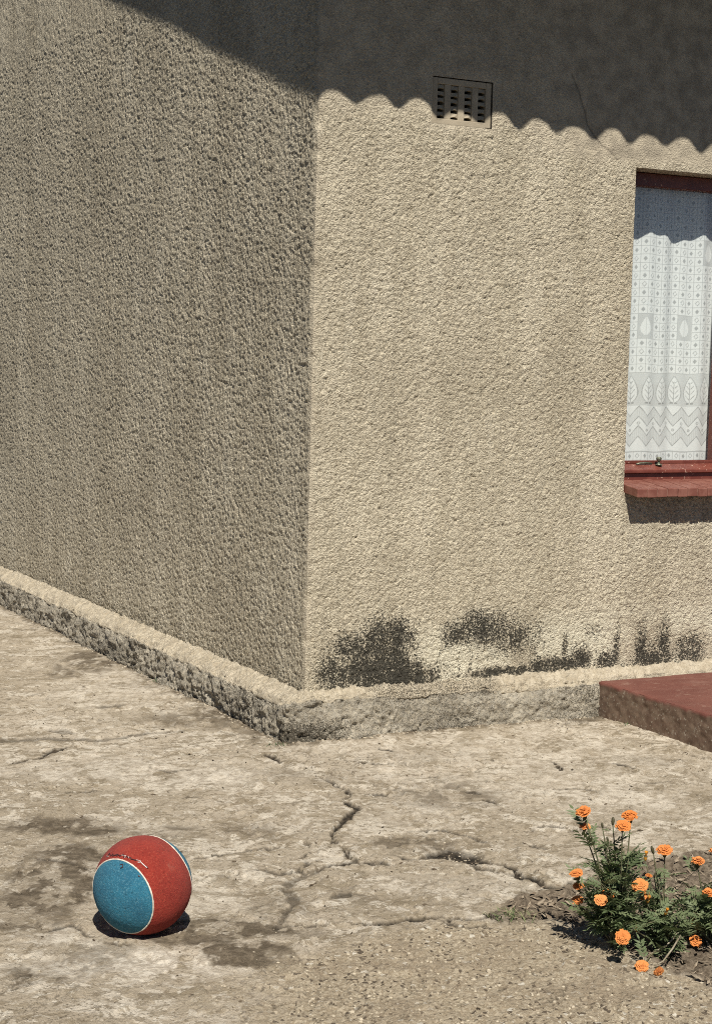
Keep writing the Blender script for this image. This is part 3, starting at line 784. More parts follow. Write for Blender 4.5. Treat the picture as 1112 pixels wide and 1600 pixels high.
stain *= (1 - soil); crack *= (1 - soil * .8); gravel *= (1 - soil); pale *= (1 - soil)
hgt = hgt * fade - .03 * (1 - fade)
def ground_z(xw, yw):
    du = (np.array([xw, yw]) - CAM[:2]); u_, v_ = du @ RH, du @ FH
    return float(hgt[np.argmin(abs(Vv - v_)), np.argmin(abs(Uv - u_))])
kp = ~((GX > .25) & (GX < 6.7) & (GY > .3) & (GY < 6.5))[:-1, :-1]
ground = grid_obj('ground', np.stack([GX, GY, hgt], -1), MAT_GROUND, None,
                  {'crack': crack, 'stain': stain, 'pale': pale, 'gravel': gravel, 'soil': soil, 'added_earth': added_earth}, kp)
tag(ground, 'cracked and stained old concrete yard with a gravelly edge', kind='structure')

# ------------------------------------------------------------------ red cement step
def subdivided_block(name, x0, x1, y0, y1, z0, z1, mat, st, seed, parent=None):
    V = []; Q = []; S = []
    def face(o, a, b, na, nb, sidev):
        base = len(V)
        for i in range(nb + 1):
            for j in range(na + 1):
                V.append(np.array(o) + np.array(a) * j / na + np.array(b) * i / nb); S.append(sidev)
        for i in range(nb):
            for j in range(na):
                k = base + i * (na + 1) + j; Q.append((k, k + 1, k + na + 2, k + na + 1))
    nx, ny, nz_ = int((x1 - x0) / st), int((y1 - y0) / st), int((z1 - z0) / st * 2)
    face((x0, y0, z1), (x1 - x0, 0, 0), (0, y1 - y0, 0), nx, ny, 0)
    face((x0, y1, z0), (0, y0 - y1, 0), (0, 0, z1 - z0), ny, nz_, 1)
    face((x0, y0, z0), (x1 - x0, 0, 0), (0, 0, z1 - z0), nx, nz_, 1)
    face((x1, y0, z0), (0, y1 - y0, 0), (0, 0, z1 - z0), ny, nz_, 1)
    V = np.array(V); S = np.array(S, float)
    c_ = np.array([(x0 + x1) / 2, (y0 + y1) / 2, (z0 + z1) / 2]); hs_ = np.array([(x1 - x0) / 2, (y1 - y0) / 2, (z1 - z0) / 2])
    rad = .012                                   # rounded arrises
    q = V - c_; inner = np.clip(q, -(hs_ - rad), hs_ - rad); dlt = q - inner
    L = np.linalg.norm(dlt, axis=1, keepdims=True); V2 = c_ + inner + dlt / np.maximum(L, 1e-9) * rad
    nrm = dlt / np.maximum(L, 1e-9)
    a = fbm3(V2[:, 0] * 45, V2[:, 1] * 45, V2[:, 2] * 45, seed, 3) - .5; b = fbm3(V2[:, 0] * 5, V2[:, 1] * 5, V2[:, 2] * 5, seed + 1, 2) - .5
    V2 = V2 + nrm * ((.0020 + .005 * S) * a + .007 * b)[:, None]
    dirt = S * ss(z1 - .004, z1 - .022, V2[:, 2] + .02 * a)
    return quads_obj(name, V2, np.array(Q), mat, parent, {'side': dirt})


step = subdivided_block('doorstep', 1.33, 2.9, -1.08, -.052, -.03, .143, MAT_STEP, .010, 71)
tag(step, 'low red cement step with a bare gritty side, against the house footing', 'step')

# ------------------------------------------------------------------ lace curtain behind the glass
CX0, CX1, CZ0, CZ1 = WX0 + .012, WX1 - .012, WZ0 - .003, WZ1 - .01
cx = axis([CX0, 2.10, CX1], [.0030, .008]); cz_ = axis([CZ0, CZ1], [.0030])
CXX, CZZ = np.meshgrid(cx, cz_)
fold = .011 * np.sin(CXX * 2 * np.pi / .26 + .9 + .25 * np.sin(CZZ * 3)) + .005 * np.sin(CXX * 2 * np.pi / .097 + 1.2 * CZZ)
fold = fold * (.55 + .45 * ss(CZ0, CZ0 + .3, CZZ))
# cloth coordinates in centimetres, from the hem and from the left edge
cu = (CXX - CX0) * 100; cv = (CZZ - CZ0) * 100
S = np.ones(cu.shape)
def line(d, w): return ss(w, w * .35, np.abs(d))
CELL = 3.6
ju = np.floor(cu / CELL).astype(int); fu = cu / CELL - ju - .5
def cells(v0):
    jv = np.floor((cv - v0) / CELL).astype(int); fv = (cv - v0) / CELL - jv - .5
    g_ = np.maximum(line(np.abs(fu) - .5, .075), line(np.abs(fv) - .5, .065)) * .62
    dm = np.abs(fu) * 1.25 + np.abs(fv)
    solid_d = ss(.36, .26, dm) * .75
    ringd = line(dm - .29, .11) * .70
    alt = (ju + jv) % 2 == 0
    return np.maximum(g_, np.where(alt, solid_d, ringd)), ju, jv
def leafshape(du, dv, w, h):
    """du, dv from the leaf's foot, pointed oval"""
    k = np.clip(dv / h, 0, 1)
    half = w * np.sin(np.pi * np.clip(k, 0, 1) ** .72) ** .8
    return ss(.12, -.12, np.abs(du) - half) * (dv > 0) * (dv < h), half
hole = np.zeros(cu.shape)
# hem row of diamonds
r1, _, _ = cells(1.0)
hole = np.where(cv < 4.6, r1, hole)
hole = np.maximum(hole, line(cv - .5, .22) * .5 + 0 * cv)
hole = np.maximum(hole, line(cv - 4.7, .25) * .6)
# zigzag bands
PZ = 7.8
cz_u = cu + 3.6
tri = np.abs((cz_u / PZ) % 1 - .5) * 2            # 0..1
def zig(v0, h): return cv - (v0 + h * tri)
zone = (cv > 5) & (cv < 24.5)
base_net = .20
zz = np.zeros(cu.shape)
for v0, on in ((7.0, 1), (11.6, 1), (15.6, 1), (20.0, 1)):
    zz = np.maximum(zz, line(zig(v0, 4.2), .38) * .85)
netA = ((zig(7.0, 4.2) > 0) & (zig(11.6, 4.2) < 0)) | ((zig(15.6, 4.2) > 0) & (zig(20.0, 4.2) < 0))
zz = np.maximum(zz, np.where(netA, .30 + .12 * (np.sin(cu * 2 * np.pi / .9) > 0), .06))
ctr = np.hypot(((cz_u / PZ) % 1 - .0) * PZ - PZ * np.round((cz_u / PZ) % 1), (cv - 16.9)); zz = np.maximum(zz, line(ctr - .5, .3) * .7)
ctr = np.hypot(((cz_u / PZ + .5) % 1) * PZ - PZ * np.round((cz_u / PZ + .5) % 1), (cv - 13.9)); zz = np.maximum(zz, line(ctr - .45, .3) * .8)
hole = np.where(zone, zz, hole)
# row of leaves on net
zone = (cv >= 24.5) & (cv < 38.6)
lu = ((cz_u / PZ) % 1 - .5) * PZ
inl, half = leafshape(lu, cv - 26.0, 2.9, 11.0)
vein = np.maximum(line(lu, .28) * (cv < 35), 0)
side_v = line(((cv - 26.0) - np.abs(lu) * 1.1) % 2.3 - 1.1, .38) * (np.abs(lu) < half * .72) * (np.abs(lu) > .25)
edge_l = line(np.abs(lu) - half - .25, .35) * (cv > 26) * (cv < 37.4)
ll = np.where(inl > .5, np.maximum(vein, side_v) * .75 + .02, .40)
ll = np.maximum(ll, edge_l * .75)
ll = np.maximum(ll, line(cv - 25.7, .4) * (np.abs(lu) < 1.6) * (np.abs(lu) > .3) * .95)
hole = np.where(zone, ll, hole)
# field of small squares with a leaf panel here and there
r2, a_, b_ = cells(38.7)
hole = np.where(cv >= 38.6, r2, hole)
for (ci, cj) in ((5, 4), (11, 4), (17, 4), (23, 4), (29, 4), (14, 13), (20, 13), (26, 13)):
    du = cu - (ci + 1) * CELL; dv = cv - 38.7 - cj * CELL
    pan = (np.abs(du) < CELL) & (dv > 0) & (dv < 3 * CELL)
    lf, _ = leafshape(du + .3, dv - 1.6, 2.2, 7.8)
    ph = np.where(lf > .5, .03 + line(du + .3, .2) * .45, .48); ph = np.maximum(ph, line(du + .3, .35) * 0)
    hole = np.where(pan, ph, hole)
S = 1 - np.clip(hole, 0, 1)
hem = .006 * np.abs(np.sin(CXX * 2 * np.pi / .018)) * (CZZ < CZ0 + .004)
P = np.stack([CXX, .192 + fold, CZZ - .002 * np.sin(CXX * 40)], -1)
cur = grid_obj('curtain', P, MAT_LACE, None, {'solid': S})
tag(cur, 'white lace curtain with leaf and zigzag pattern hanging inside the window', 'curtain')

# ------------------------------------------------------------------ ball
bp = G(222, 1458); BR = 78.5 / FPX * ((bp[:2] - CAM[:2]) @ FH) * 1.0
bc = Vector((bp[0], bp[1], BR + .001))
ball = empty('ball', (bp[0], bp[1], 0))
tag(ball, 'red rubber ball with blue round panels edged in white, lying on the concrete', 'ball')
vd = np.array(bc) - CAM; vd /= np.linalg.norm(vd)
br_ = RT - vd * (RT @ vd); br_ /= np.linalg.norm(br_); bu_ = np.cross(br_, vd)
ax = br_ * -.615 + bu_ * -.348 - vd * .707; ax /= np.linalg.norm(ax)
TH = math.acos(.632)
AXV = Vector(ax); e1 = AXV.orthogonal().normalized(); e2 = AXV.cross(e1)
BM = Matrix((e1, e2, AXV)).transposed()


def rubber(name, c1, c2, worn):
    """matted felt: colour worn in specks and patches, dust, a fine nap"""
    t = NT(name, .95, .12)
    c = t.mix(t.rng(t.noise(20, 6, .65), .35, .65), c1, c2)
    c = t.mix(t.rng(t.noise(230, 4, .7), .50, .68, 0, .75), c, worn)
    c = t.mix(t.rng(t.noise(170, 4, .7), .56, .68, 0, .7), c, tuple(x * .35 for x in c1))
    c = t.mix(t.rng(t.noise(13, 6, .7), .60, .75, 0, .35), c, (.30, .22, .15))
    t.color(c)
    t.b.inputs['Sheen Weight'].default_value = .05; t.b.inputs['Sheen Roughness'].default_value = .6
    t.bump(t.noise(330, 5, .75), 1.0, .0035)
    return t.m


MAT_RED = rubber('red_rubber', (.290, .034, .021), (.235, .026, .017), (.38, .078, .045))
MAT_BLUE = rubber('blue_rubber', (.030, .160, .235), (.024, .122, .188), (.12, .28, .34))
MAT_SEAM = simple('white_seam', (.66, .60, .50), (.50, .44, .35), 80, .7, .3)


ax2 = br_ * .70 + bu_ * .50 + vd * .51; ax2 /= np.linalg.norm(ax2)
A2 = Vector(ax2); f1 = A2.orthogonal().normalized(); BM2 = Matrix((f1, A2.cross(f1), A2)).transposed()


def shell(name, t0, t1, mat, basis, lift=0.0, n=220):
    m_ = max(8, int((t1 - t0) / math.pi * n)); th = np.linspace(t0, t1, m_ + 1); ph = np.linspace(0, 2 * np.pi, n + 1)
    PH, THH = np.meshgrid(ph, th)
    d = np.stack([np.sin(THH) * np.cos(PH), np.sin(THH) * np.sin(PH), np.cos(THH)], -1) @ np.array(basis).T
    k = d * BR
    rr = BR + lift + .0010 * (fbm3(k[..., 0] * 260, k[..., 1] * 260, k[..., 2] * 260, 4, 2) - .5) + .0014 * (fbm3(k[..., 0] * 20, k[..., 1] * 20, k[..., 2] * 20, 5, 2) - .5)
    q = d * rr[..., None]; q[:, -1] = q[:, 0]
    o = grid_obj(name, q, mat, ball); o.location = (0, 0, BR + .001); return o


shell('red_shell', TH, math.pi, MAT_RED, BM); shell('blue_panel', 0, TH, MAT_BLUE, BM); shell('blue_panel', 0, TH, MAT_BLUE, BM2, .0009)
for bs in (BM, BM2):
    q = MB(); n = 160
    ring_ = [bs @ Vector((math.sin(TH) * math.cos(k * 2 * math.pi / n), math.sin(TH) * math.sin(k * 2 * math.pi / n), math.cos(TH))) * (BR - .0004) for k in range(n + 1)]
    q.tube(ring_, [.0021 + random.uniform(-.0004, .0003) for _ in ring_], 8)
    o = q.build('seam', MAT_SEAM, ball, True); o.location = (0, 0, BR + .001)
# worn print above the panel: dark and silvery flakes in an arc
MAT_INK = simple('worn_print', (.03, .016, .016), (.07, .03, .03), 90, .6, .3); MAT_SILV = simple('worn_silver_print', (.55, .45, .40), (.38, .28, .25), 90, .4, .5)
def on_ball(zx, zy, lift=.0012):
    a, b = (zx - 525) / 336, -(zy - 540) / 336
    c_ = math.sqrt(max(0, 1 - a * a - b * b)); return Vector(br_ * a + bu_ * b - vd * c_) * (BR + lift)
for mat_, segs, nm in ((MAT_INK, [((288, 345), (300, 332), (310, 350), (325, 335)), ((322, 350), (345, 342), (352, 352)), ((350, 338), (372, 350)), ((368, 352), (392, 340), (398, 362), (420, 350)), ((418, 360), (440, 362), (446, 376)), ((445, 370), (478, 380)),
                            ((372, 408), (392, 404), (390, 425), (376, 430)), ((495, 478), (505, 486)), ((548, 415), (556, 432))], 'print'),
                       (MAT_SILV, [((380, 345), (410, 350), (402, 362)), ((425, 352), (430, 366)), ((478, 376), (500, 382), (520, 402), (550, 428)), ((490, 392), (512, 392), (505, 380)), ((280, 350), (292, 352))], 'silver_print')):
    for sg in segs:
        q = MB(); q.tube([on_ball(*p_) for p_ in sg], [random.uniform(.0009, .0017) for _ in sg], 5)
        o = q.build(nm, mat_, ball); o.location = (0, 0, BR + .001)

# ------------------------------------------------------------------ marigolds
def leafmat(name, c1, c2):
    t = NT(name, .55, .35)
    oi = t.new('ShaderNodeObjectInfo')
    t.color(t.mix(t.math('ADD', t.math('MULTIPLY', oi.outputs['Random'], .75), t.math('MULTIPLY', t.noise(60, 3), .3)), c1, c2))
    tl = t.new('ShaderNodeBsdfTranslucent'); tl.inputs[0].default_value = (.10, .16, .035, 1)
    mx = t.new('ShaderNodeMixShader'); mx.inputs[0].default_value = .22
    t.t.links.new(t.b.outputs[0], mx.inputs[1]); t.t.links.new(tl.outputs[0], mx.inputs[2]); t.t.links.new(mx.outputs[0], t.n['Material Output'].inputs['Surface'])
    return t.m


MAT_LEAF = leafmat('marigold_leaf', (.085, .120, .052), (.215, .245, .125))
MAT_STEM = simple('marigold_stem', (.075, .085, .042), (.12, .105, .055), 40, .7, .3)
MAT_CALYX = simple('marigold_calyx', (.035, .040, .018), (.075, .060, .028), 70, .6, .3)
MAT_DRY = simple('dry_stalk', (.30, .27, .20), (.22, .18, .12), 50, .9, .2)
def petalmat(name, c1, c2):
    t = NT(name, .75, .2)
    oi = t.new('ShaderNodeObjectInfo')
    t.color(t.mix(t.math('ADD', t.math('MULTIPLY', t.rng(t.noise(190, 4), .3, .7), .5), t.math('MULTIPLY', oi.outputs['Random'], .6)), c1, c2))
    tl = t.new('ShaderNodeBsdfTranslucent'); tl.inputs[0].default_value = (.75, .22, .02, 1)
    mx = t.new('ShaderNodeMixShader'); mx.inputs[0].default_value = .25
    t.t.links.new(t.b.outputs[0], mx.inputs[1]); t.t.links.new(tl.outputs[0], mx.inputs[2]); t.t.links.new(mx.outputs[0], t.n['Material Output'].inputs['Surface'])
    return t.m
MAT_PETAL = petalmat('marigold_petal', (.62, .190, .035), (.78, .360, .125))
MAT_YELLOW = petalmat('marigold_bud_petal', (.72, .33, .03), (.80, .45, .10))


def petal(q, a, r0, r1, z0, z1, w, curl, ruffle):
    """one ruffled ray floret leaving the axis at angle a"""
    n = 5; vs = []; d = Vector((math.cos(a), math.sin(a), 0)); s_ = Vector((-math.sin(a), math.cos(a), 0))
    for i in range(4):
        k = i / 3; r = r0 + (r1 - r0) * k; zc_ = z0 + (z1 - z0) * k - curl * k * k; ww = w * (.35 + .75 * k) * (1 if i < 3 else .86)
        for j in range(n):
            u_ = j / (n - 1) * 2 - 1
            ph = ruffle * math.sin(j * 2.6 + a * 7) * k
            vs.append(d * (r - .0016 * u_ * u_ * k + ph * .4) + s_ * (ww * u_) + Vector((0, 0, zc_ + ph - .12 * ww * (u_ * u_))))
    fs = [(i * n + j, i * n + j + 1, (i + 1) * n + j + 1, (i + 1) * n + j) for i in range(3) for j in range(n - 1)]
    q.add(vs, fs)


def flower_mesh(seed, R_, full=1.0):
    random.seed(seed); q = MB()
    for ring_i, (cnt, rr, zz_, cu_) in enumerate(((13, 1.0, .02, .10), (12, .90, .16, .07), (10, .72, .28, .05), (8, .52, .36, .02), (6, .32, .41, -.02))):
        for k in range(cnt):
            a = 2 * math.pi * (k + random.uniform(-.3, .3)) / cnt + ring_i
            R1 = R_ * rr * random.uniform(.86, 1.1)
            petal(q, a, R_ * .05, R1, R_ * (zz_ - .05) * full, R_ * (zz_ + random.uniform(-.05, .12)) * full, R_ * .30 * random.uniform(.8, 1.15), R_ * cu_ * random.uniform(.2, 1.6), R_ * .055)
    return q.mesh('flower_head', MAT_PETAL, True)


def calyx_mesh(R_):
    q = MB(); q.lathe([(R_ * .10, -R_ * 1.25), (R_ * .22, -R_ * 1.05), (R_ * .34, -R_ * .7), (R_ * .42, -R_ * .25), (R_ * .40, R_ * .02)], 10)
    return q.mesh('calyx', MAT_CALYX, True)


FLOWERS = [flower_mesh(100 + k, 1.0, f) for k, f in enumerate((1.0, .85, 1.2, 1.05))]
CALYX = calyx_mesh(1.0)
qb = MB(); qb.lathe([(.12, -1.5), (.34, -1.2), (.46, -.5), (.44, .1), (.30, .55), (.12, .75)], 10); BUD = qb.mesh('bud', MAT_CALYX, True)
random.seed(5); qy = MB()
for k in range(10): petal(qy, 2 * math.pi * k / 10, .08, .42, .1, 1.0 + random.uniform(-.1, .15), .20, -.1, .06)
qy.lathe([(.10, -1.2), (.36, -.8), (.42, -.1), (.40, .15)], 9)
for i in range(len(qy.m) - 10, len(qy.m)): qy.m[i] = 1
OPENING = qy.mesh('opening_bud', [MAT_YELLOW, MAT_CALYX], True)


def leaf_mesh(seed, L):
    """pinnate leaf along +X, curving down, with narrow toothed leaflets"""
    random.seed(seed); q = MB(); n = 6
    droop = random.uniform(.1, .35)
    def mid(k): return Vector((L * k, 0, L * (.18 * k - droop * k * k)))
    for i in range(5):
        a, b = mid(i / 5), mid((i + 1) / 5); q.add([a + Vector((0, -.0006, 0)), a + Vector((0, .0006, 0)), b + Vector((0, .0005, 0)), b + Vector((0, -.0005, 0))], [(0, 1, 2, 3)])
    def blade(o, d, l, w):
        d = d.normalized(); s_ = d.cross(Vector((0, 0, 1))).normalized(); upn = s_.cross(d)
        c_ = [o, o + d * l * .30 + s_ * w - upn * 0, o + d * l * .62 + s_ * w * .8 - upn * l * .05, o + d * l - upn * l * .16, o + d * l * .62 - s_ * w * .8 - upn * l * .05, o + d * l * .30 - s_ * w, o + d * l * .45 - upn * w * .55]
        q.add(c_, [(0, 1, 6), (1, 2, 6), (2, 3, 6), (3, 4, 6), (4, 5, 6), (5, 0, 6)])
    for i in range(1, n):
        k = .12 + .80 * i / n
        for s_ in (-1, 1):
            blade(mid(k), Vector((.75 + random.uniform(-.15, .15), s_ * 1.0, random.uniform(-.1, .35))), L * (.36 - .14 * abs(k - .5)) * random.uniform(.8, 1.15), L * .056)
    blade(mid(.95), Vector((1, random.uniform(-.2, .2), -.1)), L * .30, L * .055)
    return q.mesh('leaf', MAT_LEAF, False)


LEAVES = [leaf_mesh(300 + k, .062 + .009 * (k % 3)) for k in range(7)]


def bez(a, b, c_, n):
    return [a * (1 - t_) ** 2 + b * 2 * t_ * (1 - t_) + c_ * t_ * t_ for t_ in [i / n for i in range(n + 1)]]


def frame_to(loc_, axis_, roll, sc_):
    z_ = axis_.normalized(); x_ = z_.orthogonal().normalized(); y_ = z_.cross(x_)
    return Matrix.Translation(loc_) @ Matrix((x_, y_, z_)).transposed().to_4x4() @ Matrix.Rotation(roll, 4, 'Z') @ Matrix.Scale(sc_, 4)


def plant(label, base_px, heads, extra, nleaf, seed, group='marigold plants in the bed', bush=(.11, .11, .13)):
    rd = random.Random(seed)
    b3 = G(*base_px); gz = ground_z(b3[0], b3[1]); root = empty('marigold_plant', (b3[0], b3[1], gz - .004))
    tag(root, label, 'flower', group)
    org = Vector((b3[0], b3[1], gz - .004)); stems = MB(); paths = []
    cam_d = Vector((-FH[0], -FH[1], 0))
    for px, py, r_px, dv, kind, tilt in heads:
        p = at_depth(px, py, b3, dv) - org
        Dd = (np.array(p + org)[:2] - CAM[:2]) @ FH; R_ = r_px * Dd / FPX
        a = Vector((rd.uniform(-.02, .02), rd.uniform(-.02, .02), 0))
        side_ = Vector((p.x, p.y, 0))
        ax_ = (Vector((rd.uniform(-.25, .25), rd.uniform(-.25, .25), 1)) + cam_d * tilt + side_ * .6).normalized()
        low = p - ax_ * R_ * (1.25 if kind == 'f' else 1.2)
        ctrl = Vector((p.x * .55, p.y * .55, p.z * .62)) if p.z > .05 else Vector((p.x * .5, p.y * .5, .07))
        pts = bez(a, ctrl, low, 9); paths.append(pts)
        stems.tube(pts, [.0030 - .0015 * i / 9 for i in range(10)], 5)
        mw = frame_to(p, ax_, rd.uniform(0, 6.28), R_)
        if kind == 'f':
            fh = inst('flower_head', rd.choice(FLOWERS), root, mw)
            inst('calyx', CALYX, fh)
        elif kind == 'b': inst('bud', BUD, root, mw)
        else: inst('bud', OPENING, root, mw)
    for k in range(extra):                        # leafy side shoots
        an = rd.uniform(0, 6.28); rr = rd.uniform(.3, 1.0)
        p = Vector((0, 0, 0)) + Vector((RH[0], RH[1], 0)) * math.cos(an) * bush[0] * rr + Vector((FH[0], FH[1], 0)) * math.sin(an) * bush[1] * rr
        p.z = bush[2] * rd.uniform(.35, 1.0) * (1.25 - .5 * rr)
        pts = bez(Vector((0, 0, 0)), Vector((p.x * .3, p.y * .3, p.z * .8)), p, 7); paths.append(pts)
        stems.tube(pts, [.0024 - .0012 * i / 7 for i in range(8)], 5)
    stems.build('stem', MAT_STEM, root, True)
    for k in range(nleaf):
        pts = paths[k % len(paths)]; f_ = rd.uniform(.22, .97) if k % len(paths) >= len(heads) else rd.uniform(.22, .93)
        i = min(int(f_ * (len(pts) - 1)), len(pts) - 2); p = pts[i].lerp(pts[i + 1], f_ * (len(pts) - 1) - i)
        az = rd.uniform(0, 6.28); el = rd.uniform(-.1, .9)
        x_ = Vector((math.cos(az) * math.cos(el), math.sin(az) * math.cos(el), math.sin(el)))
        y_ = Vector((0, 0, 1)).cross(x_).normalized(); z_ = x_.cross(y_)
        mw = Matrix.Translation(p) @ Matrix((x_, y_, z_)).transposed().to_4x4() @ Matrix.Rotation(rd.uniform(-.6, .6), 4, 'X') @ Matrix.Scale(rd.uniform(.5, 1.0), 4)
        inst('leaf', rd.choice(LEAVES), root, mw)
    return root


plant('tall orange marigold plant, leftmost in the bed, its flowers standing above the leaves', (968, 1486),
      [(911, 1268, 12.5, 0, 'f', .45), (913, 1291, 9, .02, 'f', .4), (983, 1274, 12.5, .03, 'f', .4), (973, 1290, 12, -.02, 'f', .5),
       (900, 1364, 11, 0, 'f', .3), (903, 1384, 9.5, .03, 'f', .2), (902, 1406, 9.5, .05, 'f', .3), (938, 1406, 11, -.06, 'f', .7), (950, 1396, 10, -.02, 'f', .6),
       (972, 1464, 12, -.13, 'f', 1.7), (957, 1281, 6, .03, 'b', 0), (940, 1288, 4, .03, 'b', 0), (948, 1310, 4, .02, 'b', 0)],
      36, 285, 41, bush=(.085, .08, .29))
plant('bushy orange marigold plant in the middle of the bed, between two others', (1040, 1478),
      [(1037, 1328, 12.5, .02, 'f', .35), (999, 1384, 13, -.05, 'f', .8), (1006, 1399, 10.5, -.02, 'f', .5), (1013, 1368, 6, .0, 'f', .2), (1018, 1326, 6, .03, 'b', 0),
       (1008, 1338, 7, .03, 'y', 0), (1012, 1406, 6, -.04, 'y', .3), (993, 1450, 6, -.05, 'y', .3), (1040, 1425, 6, -.05, 'y', .3), (1002, 1509, 11, -.185, 'f', .8), (1022, 1367, 4, .04, 'b', 0)],
      22, 150, 43, bush=(.08, .09, .15))
plant('orange marigold plant nearest the right edge of the yard view', (1108, 1462),
      [(1090, 1345, 11, .0, 'f', .1), (1106, 1395, 11, -.04, 'f', .5), (1080, 1440, 6, -.05, 'y', .3), (1118, 1330, 11, .03, 'f', 0), (1086, 1470, 10, -.06, 'f', 1.0)],
      24, 150, 47, bush=(.10, .11, .16))
# a withered head dropped on the concrete
fp = G(1028, 1528); gz = ground_z(fp[0], fp[1])
fd = inst('fallen_flower', FLOWERS[1], None, Matrix.Translation((fp[0], fp[1], gz + .010)) @ Matrix.Rotation(2.0, 4, (RH[0], RH[1], .2)) @ Matrix.Scale(.0135, 4))
inst('calyx', CALYX, fd)
tag(fd, 'withered orange flower head dropped on the concrete in front of the marigolds', 'flower')

# dry stalk at the front of the bed
sp = [Vector(G(1062, 1462, .06)), Vector(G(1050, 1482, .045)), Vector(G(1035, 1502, .02)), Vector(G(1022, 1509, .012))]
q = MB(); q.tube(sp, [.0024, .0024, .002, .0015], 6)
q.tube([Vector(G(1058, 1458, .055)), Vector(G(1040, 1478, .02)), Vector(G(1012, 1492, .006))], [.0026, .0024, .0016], 6)
tag(q.build('dry_stalk', MAT_DRY, None, True), 'pale bent dry stalk at the front of the flower bed', 'stalk')

# grass tuft and weeds
MAT_GRASS = simple('grass_blade', (.085, .12, .045), (.20, .21, .10), 30, .7, .2)
def tuft(name, label, cat, px, py, w, n, h, seed, mat=MAT_GRASS, group=None):
    rd = random.Random(seed); b = G(px, py); gz = ground_z(b[0], b[1]); q = MB()
    for k in range(n):
        o = Vector((RH[0], RH[1], 0)) * rd.gauss(0, w) + Vector((FH[0], FH[1], 0)) * rd.gauss(0, w * .5); an = rd.uniform(0, 6.28)
        l = h * rd.uniform(.5, 1.2); d = Vector((math.cos(an) * .8, math.sin(an) * .8, rd.uniform(.4, 1.2))).normalized(); s_ = d.cross(Vector((0, 0, 1))).normalized() * rd.uniform(.0008, .0018)
        m_ = o + d * l * .55; e_ = o + d * l + Vector((0, 0, -l * .25))
        q.add([o - s_, o + s_, m_ + s_ * .8, m_ - s_ * .8, e_], [(0, 1, 2, 3), (3, 2, 4)])
    ob = q.build(name, mat); ob.location = (b[0], b[1], gz - .003); return tag(ob, label, cat, group)
MAT_WEED = simple('weed_leaf', (.03, .06, .022), (.07, .11, .04), 60, .7, .2)
tuft('grass_tuft', 'thin green grass tuft at the left tip of the flower bed', 'grass', 795, 1434, .030, 70, .05, 3)
tuft('weed', 'tiny green weed at the foot of the side footing', 'weed', 247, 1066, .022, 26, .035, 4, MAT_WEED)
tuft('weed', 'tiny dark weed by the corner of the footing', 'weed', 428, 1167, .020, 24, .028, 5, MAT_WEED)
tuft('weed', 'low green weed along the foot of the red step', 'weed', 992, 1133, .035, 50, .03, 6, MAT_WEED)
tuft('weed', 'small green weed in the angle of the footing and red step', 'weed', 945, 1118, .020, 30, .028, 7, MAT_WEED)

# leaf litter and loose grit: uncountable
MAT_LITTER = simple('dead_leaf', (.16, .12, .08), (.30, .245, .175), 60, .9, .2)
rd = random.Random(9); q = MB()
poly = [np.array(p) for p in bed]
def in_bed(u_, v_):
    r_ = False
    for k in range(len(poly)):
        a, b = poly[k], poly[(k + 1) % len(poly)]
        if (a[1] > v_) != (b[1] > v_) and u_ < (b[0] - a[0]) * (v_ - a[1]) / (b[1] - a[1]) + a[0]: r_ = not r_
    return r_
cnt = 0
while cnt < 800:
    u_, v_ = rd.uniform(min(p[0] for p in poly), max(p[0] for p in poly)), rd.uniform(min(p[1] for p in poly), max(p[1] for p in poly))
    if not in_bed(u_, v_): continue
    cnt += 1
    w_ = CAM[:2] + RH * u_ + FH * v_; z_ = ground_z(*w_) + rd.uniform(.001, .012)
    an = rd.uniform(0, 6.28); l = rd.uniform(.005, .02); wd = l * rd.uniform(.08, .5)
    d = Vector((math.cos(an), math.sin(an), rd.uniform(-.4, .6))) * l; s_ = Vector((-math.sin(an), math.cos(an), rd.uniform(-.4, .4))) * wd
    o = Vector((w_[0], w_[1], z_)); q.add([o - d, o + s_, o + d + Vector((0, 0, .003)), o - s_], [(0, 1, 2), (0, 2, 3)])
tag(q.build('leaf_litter', MAT_LITTER), 'dead leaves and plant bits strewn over the soil of the flower bed', kind='stuff')
MAT_GRIT = NT('loose_grit', .95, .2)
oi = MAT_GRIT.cells(70)
MAT_GRIT.color(MAT_GRIT.mix(MAT_GRIT.rng(oi, 0, 1), (.17, .135, .092), (.44, .38, .28))); MAT_GRIT = MAT_GRIT.m
q = MB(); rd = random.Random(19)
def stone(o, r):
    n = 5; vs = [o + Vector((0, 0, r * .7))]
    for k in range(n):
        a = 2 * math.pi * (k + rd.uniform(-.3, .3)) / n; rr = r * rd.uniform(.7, 1.3); vs.append(o + Vector((math.cos(a) * rr, math.sin(a) * rr, r * rd.uniform(.0, .35))))
    for k in range(n): vs.append(Vector((vs[1 + k].x, vs[1 + k].y, o.z - r * .6)))
    q.add(vs, [(0, 1 + k, 1 + (k + 1) % n) for k in range(n)] + [(1 + k, 6 + k, 6 + (k + 1) % n, 1 + (k + 1) % n) for k in range(n)])
def on_floor(u_, v_):
    w_ = CAM[:2] + RH * u_ + FH * v_; return w_[0] < -.12 or w_[1] < -.08
for k in range(2600):
    v_ = rd.uniform(3.5, 4.6); u_ = rd.uniform(-.5, 1.0)
    i, j = np.argmin(abs(Vv - v_)), np.argmin(abs(Uv - u_))
    if rd.random() > gravel[i, j]: continue
    w_ = CAM[:2] + RH * u_ + FH * v_; stone(Vector((w_[0], w_[1], hgt[i, j])), rd.choice((.0022, .003, .004, .0055)) * rd.uniform(.7, 1.2))
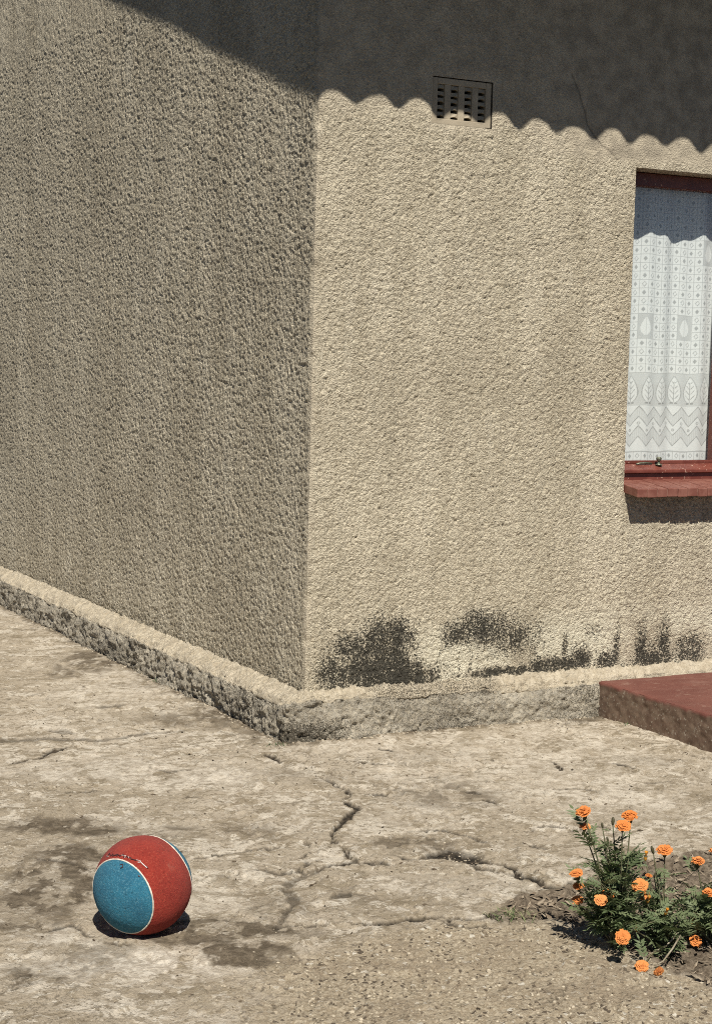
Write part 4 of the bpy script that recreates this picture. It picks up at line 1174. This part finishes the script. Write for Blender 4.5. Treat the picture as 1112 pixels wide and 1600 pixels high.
for k in range(900):                                          # crumbs over the slab, thicker by the cracks and the footing
    v_ = rd.uniform(3.5, 7.5); u_ = rd.uniform(-1.5, 1.5)
    if not on_floor(u_, v_): continue
    i, j = np.argmin(abs(Vv - v_)), np.argmin(abs(Uv - u_))
    w_ = CAM[:2] + RH * u_ + FH * v_; stone(Vector((w_[0], w_[1], hgt[i, j])), rd.uniform(.0012, .0035))
for k in range(90):
    b = gu_(rd.gauss(715, 30), rd.gauss(1343, 10)); w_ = CAM[:2] + RH * b[0] + FH * b[1]
    stone(Vector((w_[0], w_[1], ground_z(*w_))), rd.uniform(.0015, .0045))
for k in range(380):                                          # crumbled footing along its own foot
    if k % 2: w_ = np.array([-WL - .006 - abs(rd.gauss(0, .022)), rd.uniform(-.05, 3.2)])
    else: w_ = np.array([rd.uniform(-.1, 1.32), -WF - .006 - abs(rd.gauss(0, .018))])
    stone(Vector((w_[0], w_[1], ground_z(*w_))), rd.uniform(.002, .006))
tag(q.build('gravel', MAT_GRIT), 'loose grit and small stones scattered on the concrete', kind='stuff')
# bits of bark and dry leaf blown over the slab
MAT_BITS = simple('bark_bits', (.045, .035, .024), (.12, .09, .06), 40, .95, .1)
q = MB(); rd = random.Random(29)
for k in range(420):
    v_ = rd.uniform(3.6, 7.2); u_ = rd.uniform(-1.6, 1.5)
    if not on_floor(u_, v_): continue
    w_ = CAM[:2] + RH * u_ + FH * v_; an = rd.uniform(0, 6.28); l = rd.uniform(.002, .006) * rd.choice((1, 1, 1, 2)); wd = l * rd.uniform(.15, .6)
    z_ = float(hgt[np.argmin(abs(Vv - v_)), np.argmin(abs(Uv - u_))]) + .001
    d = Vector((math.cos(an), math.sin(an), 0)) * l; s_ = Vector((-math.sin(an), math.cos(an), 0)) * wd; o = Vector((w_[0], w_[1], z_)); h_ = Vector((0, 0, rd.uniform(.001, .004)))
    q.add([o - d, o + s_, o + d + h_, o - s_, o + h_ * 1.3], [(0, 1, 4), (1, 2, 4), (2, 3, 4), (3, 0, 4)])
tag(q.build('debris', MAT_BITS), 'tiny bits of bark and dry leaf blown over the concrete', kind='stuff')
